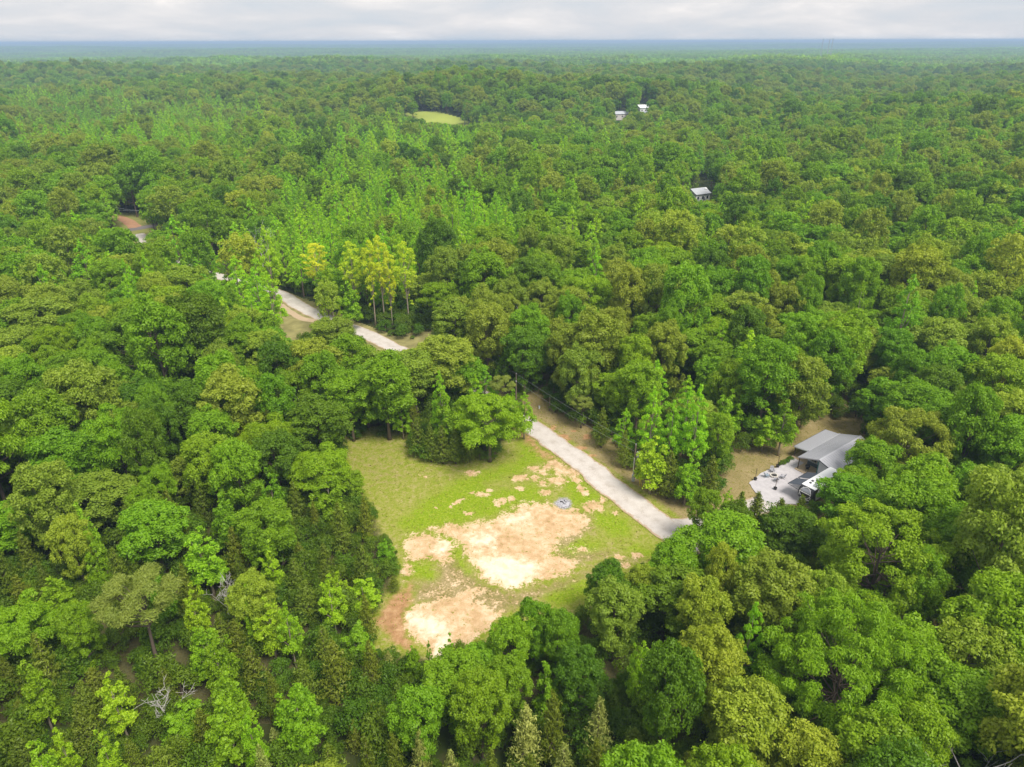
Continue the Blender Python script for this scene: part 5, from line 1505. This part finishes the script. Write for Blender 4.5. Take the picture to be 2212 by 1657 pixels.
MB().box((-.25, 0, .98), (.12, 1.6, .18)).build('bumper', 'white_paint', tr)
for k_, (z_, ln) in enumerate(((2.2, 5.0), (1.95, 4.2), (1.3, 5.5), (1.05, 6.0))):
    MB().bar((1.0 + .2 * k_, -1.242, z_), (1.0 + ln, -1.242, z_ + .25), .012, .09).build('stripe', 'grey_graphic', tr)
for s_ in (-1, 1):
    for (uu, w_) in ((2.6, 1.0), (5.2, 1.3), (7.4, .8)):
        wn_ = MB().box((uu, s_ * 1.235, 2.25), (w_, .03, .62)).build('window', 'black_metal', tr)
        MB().box((uu, s_ * 1.252, 2.25), (w_ - .1, .012, .52)).build('pane', 'glass_dark', wn_)
    for uu in (4.6, 5.5):
        wh = MB().tube([(uu, s_ * .95, .36), (uu, s_ * 1.2, .36)], .36, 18).build('wheel', 'rubber', tr)
        MB().tube([(uu, s_ * 1.2, .36), (uu, s_ * 1.215, .36)], .21, 14).build('rim', 'galvanised', wh)
MB().box((4.5, 0, .62), (8.6, 2.2, .24)).build('chassis', 'black_metal', tr)
MB().bar((-.9, 0, .45), (.4, .8, .55), .1, .12).build('tow_bar', 'black_metal', tr)
MB().bar((-.9, 0, .45), (.4, -.8, .55), .1, .12).build('tow_bar', 'black_metal', tr)
MB().box((-.75, 0, .24), (.1, .1, .48)).build('jack', 'black_metal', tr)
for (uu, yy) in ((1.5, .45), (2.3, .55), (3.0, .1)): MB().box((uu, yy, 3.23), (.36, .36, .1)).build('roof_vent', 'black_metal', tr)
MB().box((1.6, -.62, 3.22), (1.3, .7, .06)).build('solar_panel', 'solar', tr)
MB().box((4.6, 0, 3.32), (1.0, .75, .26)).build('air_conditioner', 'white_paint', tr, bevel=.05)
for (u0, u1) in ((-.05, 2.5), (2.95, 5.55)):
    aw = MB().slab([(u0, 1.25, 3.02), (u1, 1.25, 3.02), (u1 - .3, 3.25, 2.42), (u0 - .35, 3.25, 2.42)], .03).build('awning', 'awning_cloth', tr)
    MB().tube([(u0 - .42, 3.27, 2.41), (u1 - .25, 3.27, 2.41)], .05, 8).build('roller', 'black_metal', aw)
    for (a, b_) in ((u0, u0 - .38), (u1, u1 - .28)): MB().bar((a, 1.27, 1.9), (b_, 3.22, 2.38), .045).build('strut', 'black_metal', aw)
    MB().bar((u0 - .38, 3.20, 2.33), (u1 - .28, 3.20, 2.33), .02, .14).build('valance', 'siding_white', aw)

# ------------------------------------------------------------------ power line
pA = P(1367, 1042)
poleA = obj('utility_pole', None, loc=(float(pA[0]), float(pA[1]), 0.02))
tag(poleA, 'wooden utility pole with a grey transformer and meter box beside the gravel road', 'pole')
HA = 7.6
MB().tube([(0, 0, -.3), (0, 0, HA)], [.16, .11], 12).build('shaft', 'pole_wood', poleA)
tf = MB().lathe([(0, -.45), (.24, -.45), (.25, -.38), (.25, .36), (.22, .44), (0, .46)], 16, (.42, -.1, 5.75)).build('transformer', 'galvanised', poleA)
for a in (-.1, .1): MB().lathe([(.035, 0), (.05, .06), (.03, .14), (.045, .2), (0, .24)], 8, (.42 + a, -.1, 6.18)).build('bushing', 'white_paint', tf)
MB().bar((.1, 0, 5.85), (.25, -.06, 5.85), .08).build('bracket', 'galvanised', tf)
MB().tube([(-.12, -.16, 1.3), (-.12, -.16, 5.1)], .05, 8).build('conduit', 'white_paint', poleA)
mbx = MB().box((-.05, -.30, 1.1), (.5, .26, 1.35)).build('meter_box', 'galvanised', poleA, bevel=.03)
MB().lathe([(0, 0), (.09, 0), (.09, .06), (0, .07)], 12, (.0, 0, 0)).build('meter', 'glass_dark', mbx).matrix_local = Matrix.Translation((-.05, -.43, 1.45)) @ Matrix.Rotation(math.pi / 2, 4, 'X')
MB().box((0, 0, HA + .12), (.07, .07, .26)).build('insulator', 'white_paint', poleA)
pC = P(1115, 872)
poleC = obj('utility_pole', None, loc=(float(pC[0]), float(pC[1]), 0.0))
tag(poleC, 'plain wooden utility pole rising behind the copse at the wood edge', 'pole')
HC = min(np.arange(3, 14, .1), key=lambda h_: abs(float(proj(np.array([[pC[0], pC[1], h_]]))[1][0]) - 808))
MB().tube([(0, 0, -.3), (0, 0, HC)], [.16, .11], 12).build('shaft', 'pole_wood', poleC)
MB().box((0, 0, HC + .12), (.08, .08, .26)).build('insulator', 'white_paint', poleC)
MB().box((0, -.1, HC - 1.6), (.12, .12, .3)).build('insulator', 'white_paint', poleC)
pB = P(1187, 888)
poleB = obj('fence_post', None, loc=(float(pB[0]), float(pB[1]), 0.0))
tag(poleB, 'short weathered wooden post under the power line wires', 'post')
MB().tube([(0, 0, -.2), (.02, 0, 3.3)], [.13, .10], 9).build('shaft', 'pole_wood', poleB)
MB().lathe([(.11, 3.28), (.12, 3.34), (0, 3.36)], 9).build('cap', 'galvanised', poleB)
def span(a, b_, sag, n_=14):
    a, b_ = np.array(a, float), np.array(b_, float)
    return [tuple(a * (1 - t) + b_ * t - np.array([0, 0, 4 * sag * t * (1 - t)])) for t in np.linspace(0, 1, n_)]
back = (pC - pA) / np.linalg.norm(pC - pA)
for (za, zc, lb) in ((HA + .22, HC + .22, 'upper power line wire strung between the two utility poles'), (HA - 1.25, HC - 1.6, 'lower power line wire strung between the two utility poles')):
    a = (pA[0], pA[1] - .08, za); c_ = (pC[0], pC[1] - .1, zc); e_ = (pC[0] + back[0] * 26, pC[1] + back[1] * 26, zc - .3)
    tag(MB().tube(span(a, c_, .55) + span(c_, e_, .3)[1:], .018, 5).build('power_line', 'wire'), lb, 'wire')
for (bx, by, tx, ty_, lb) in ((1383, 1053, 1377, 1030, 'yellow-sleeved guy wire anchored beside the transformer pole'), (1387, 1054, 1382.5, 1030, 'yellow-sleeved guy wire anchored away from the transformer pole')):
    g0 = P(bx, by); g1 = np.array([pA[0], pA[1], HA - .8 - (bx - 1383) * .2])
    r = obj('guy_wire', None, loc=(float(g0[0]), float(g0[1]), 0.0)); tag(r, lb, 'guy wire')
    dv = Vector(g1 - g0); dn = dv.normalized()
    MB().tube([(0, 0, -.1), tuple(dv)], .012, 5).build('strand', 'wire', r)
    MB().tube([tuple(dn * .15), tuple(dn * 2.6)], .06, 8).build('sleeve', 'yellow_plastic', r)
q = P(1165, 884)
mk = obj('utility_pedestal', None, loc=(float(q[0]), float(q[1]), .1)); tag(mk, 'small white utility pedestal on the dry verge near the road', 'pedestal')
MB().box((0, 0, .3), (.3, .3, .6)).build('housing', 'white_paint', mk, bevel=.03)
MB().box((0, 0, .63), (.36, .36, .07)).build('cap', 'galvanised', mk, bevel=.02)

# pole and wires at the far junction
pj = P(236, 492)
pJ = obj('utility_pole', None, loc=(float(pj[0]), float(pj[1]), float(terrain(pj[0], pj[1]))))
tag(pJ, 'grey utility pole at the distant road junction', 'pole')
MB().tube([(0, 0, -.3), (0, 0, 10)], [.2, .14], 9).build('shaft', 'galvanised', pJ)
MB().box((0, 0, 9.5), (2.2, .14, .14)).build('crossarm', 'galvanised', pJ)
for k_, zz_ in enumerate((9.7, 8.3)):
    e_ = P(305, 455, 10 - k_)
    tag(MB().tube(span((pj[0], pj[1], zz_), tuple(e_), .5), .035, 5).build('power_line', 'galvanised'), ('upper', 'lower')[k_] + ' wire crossing the distant road junction', 'wire')

# ------------------------------------------------------------------ things lying in the clearing
q = P(*ash_c)
bpil = obj('burn_pile', None, loc=(float(q[0]), float(q[1]), .06)); tag(bpil, 'burnt-out brush pile of pale ash and charred logs in the clearing', 'burn pile')
g = random.Random(4)
vv, ff = [], []
nr, na = 7, 22
for r_ in range(nr):
    for k_ in range(na):
        rr = r_ / (nr - 1) * 1.0 * (1 + .15 * math.sin(k_ * 1.7)); a = k_ * 2 * math.pi / na
        vv.append((math.cos(a) * rr * 1.15, math.sin(a) * rr, .16 * (1 - (r_ / (nr - 1)) ** 1.5) + g.uniform(0, .09) - (.14 if r_ == nr - 1 else 0)))
for r_ in range(nr - 1):
    for k_ in range(na): ff.append((r_ * na + k_, r_ * na + (k_ + 1) % na, (r_ + 1) * na + (k_ + 1) % na, (r_ + 1) * na + k_))
MB().add(vv, ff).build('ash_heap', 'ash_grey', bpil)
for k_ in range(6):
    a = g.uniform(0, 6.28); x_, y_ = g.uniform(-.7, .3), g.uniform(-.4, .4); ln = g.uniform(.3, .6)
    MB().tube([(x_, y_, .2), (x_ + math.cos(a) * ln / 2, y_ + math.sin(a) * ln / 2, .32), (x_ + math.cos(a) * ln, y_ + math.sin(a) * ln, .24)], [.05, .06, .04], 7).build('charred_log', 'charcoal', bpil)
fl_ = P(898, 711); fr_ = P(930, 708)
lg = obj('fallen_log', None, loc=(float(fl_[0]), float(fl_[1]), .3)); tag(lg, 'fallen log lying on the bare bank past the yellow poplars', 'log')
dv = Vector(fr_ - fl_)
MB().tube([(0, 0, 0), tuple(dv * .5 + Vector((0, .2, .1))), tuple(dv)], [.2, .17, .12], 9).build('stem', 'bark_pale', lg)
MB().tube([tuple(dv * .6), tuple(dv * .75 + Vector((.3, .8, .7)))], [.08, .03], 6).build('branch_stub', 'bark_pale', lg)

# grass and weed tufts over the open ground
g = np.random.default_rng(55)
tx_, ty2 = g.uniform(-40, 75, 60000), g.uniform(62, 150, 60000)
uu, vv_, _ = proj(np.stack([tx_, ty2, np.zeros(60000)], 1))
ix = np.clip(((tx_ - gx0) / gs).astype(int), 0, nx - 1); iy = np.clip(((ty2 - gy0) / gs).astype(int), 0, ny - 1)
dn_ = a_dirt[ix, iy]; rd = road_d[ix, iy]
keep = (a_open[ix, iy] > .35) & (rd > 2.25) & (g.random(60000) < np.where(rd < 3.6, .9, np.where(dn_ > .5, .14 * (1 - a_bright[ix, iy]), .42))) & ~inside(PATIO, tx_, ty2)
lu = (tx_ - O[0]) * 0.8 + (ty2 - O[1]) * 0.6; lv = (tx_ - O[0]) * 0.6 - (ty2 - O[1]) * 0.8
keep &= ~((lu > -1) & (lu < 14) & (lv > -7) & (lv < 4)) & (a_ash[ix, iy] < .2)
tx_, ty2 = tx_[keep], ty2[keep]; ix, iy = ix[keep], iy[keep]
nn_ = len(tx_)
hgt = np.clip(g.normal(.10, .05, nn_), .04, .35) * np.where(a_dirt[ix, iy] > .5, .8, 1.0)
rep = np.repeat(np.arange(nn_), 3)
pos = np.stack([tx_[rep] + g.normal(size=len(rep)) * .1, ty2[rep] + g.normal(size=len(rep)) * .1, GZ[ix, iy][rep] + hgt[rep] * .45], 1)
nrm = unit(g.normal(size=(len(rep), 3)) * [1, 1, .4] + [0, 0, .5])
V, Q = cards(pos, nrm, hgt[rep] * 1.5, .5, g)
tone = np.clip(.15 + .85 * g.random(nn_) * (1 - .6 * a_straw[ix, iy]), 0, 1)
leaf_mat('weed', (0.50, 0.42, 0.14), (0.34, 0.48, 0.03), trans=.3, gloss=.02)
tag(obj('grass_tufts', mesh_np('grass_tufts', V, Q, ['weed'], tint=np.repeat(tone[rep], 4))), 'scattered tufts of grass and weeds over the clearing', 'grass', kind='stuff')

# ------------------------------------------------------------------ far houses and masts
plain('far_roof', (0.46, 0.47, 0.50), 0.6); plain('far_wall', (0.66, 0.60, 0.55), 0.8); plain('far_white', (0.82, 0.82, 0.82), 0.6)
def far_house(px_c, py_top, w_, d_, h_, rz, roof_m, wall_m, label, extra=0.0):
    zt = h_ + 2.0
    p = PT(px_c, py_top, zt + extra)
    r = obj('house', None, loc=(float(p[0]), float(p[1]), float(p[2]) - zt), rz=rz); tag(r, label, 'house')
    wl_ = MB().box((0, 0, h_ / 2 - .5), (w_, d_, h_ + 1)).build('wall', wall_m, r)
    for s_ in (1, -1):
        MB().slab([(-w_ / 2 - .4, -.02 * s_, zt), (w_ / 2 + .4, -.02 * s_, zt), (w_ / 2 + .4, s_ * (d_ / 2 + .5), h_ - .15), (-w_ / 2 - .4, s_ * (d_ / 2 + .5), h_ - .15)], .12).build('roof', roof_m, r)
    for s_ in (1, -1):
        q = [(s_ * w_ / 2, -d_ / 2, h_ - .02), (s_ * w_ / 2, d_ / 2, h_ - .02), (s_ * w_ / 2, 0, zt - .14)]
        MB().add(q + [(a - s_ * .15, b_, c_) for a, b_, c_ in q], [(0, 1, 2), (5, 4, 3), (0, 3, 4, 1), (1, 4, 5, 2), (2, 5, 3, 0)]).build('gable', wall_m, r)
    for k_ in range(3): MB().box((-w_ / 3 + k_ * w_ / 3, -d_ / 2 - .02, h_ * .5), (1.1, .08, 1.3)).build('window', 'glass_dark', r)
    MB().box((w_ * .1, -d_ / 2 - .03, 1.05), (1.0, .08, 2.1)).build('door', 'fascia', r)
    return r
h1 = far_house(1508, 406, 9, 8, 4.0, .5, 'far_roof', 'far_white', 'house with a blue-grey roof showing through the woods above the cabin')
MB().lathe([(.9, 0), (.95, .5), (.7, .95), (0, 1.15)], 14, (3.8, -1.2, 5.0)).build('roof_dome', 'far_white', h1)
far_house(1384, 396, 8, 6, 3.5, .2, 'far_roof', 'far_white', 'grey roof corner half hidden deep in the woods')
far_house(1340, 240, 17, 9, 4.5, .35, 'far_roof', 'far_wall', 'pinkish house with grey roof among the far woods', 4)
far_house(1388, 226, 11, 16, 5, .25, 'far_white', 'far_white', 'white-roofed barn in the far woods behind the pinkish house', 5)
far_house(1402, 240, 9, 6, 4, -.1, 'far_roof', 'far_white', 'small white house beside the white-roofed barn', 3)
for k_, (px_c, hh) in enumerate(((1777, 44), (1791, 38), (1798, 46))):
    d_ = P(px_c, 95, H - 30); dr_ = (d_ - CAM); dr_ = dr_ / np.linalg.norm(dr_[:2]); b_ = CAM + dr_ * 2600
    zt = float(terrain(b_[0], b_[1]))
    r = obj('radio_mast', None, loc=(float(b_[0]), float(b_[1]), zt)); tag(r, 'tiny radio mast standing on the horizon', 'mast', 'radio masts on the horizon')
    for a in (0, 2.1, 4.2): MB().tube([(math.cos(a) * 3, math.sin(a) * 3, 0), (math.cos(a) * .6, math.sin(a) * .6, 76 - zt - (46 - hh) * .3)], [.5, .35], 5).build('leg', 'galvanised', r)
    MB().lathe([(1.0, 0), (1.0, 2), (0, 2.4)], 8, (0, 0, 74 - zt - (46 - hh) * .3)).build('antenna', 'galvanised', r)

# ------------------------------------------------------------------ haze
m, n, l = new_mat('haze')
o = n.new('ShaderNodeOutputMaterial'); pv = n.new('ShaderNodeVolumePrincipled')
pv.inputs['Color'].default_value = (0.50, 0.69, 0.93, 1)
pv.inputs['Density'].default_value = 0.00020
pv.inputs['Anisotropy'].default_value = 0.0
l.new(pv.outputs[0], o.inputs['Volume'])
hz = MB().box((0, 0, 0), (33000, 33000, 118)).build('haze', 'haze')
hz.location = (0, 0, 78 - 59)
tag(hz, 'thin pale haze hanging over the whole forest', 'haze', kind='stuff')
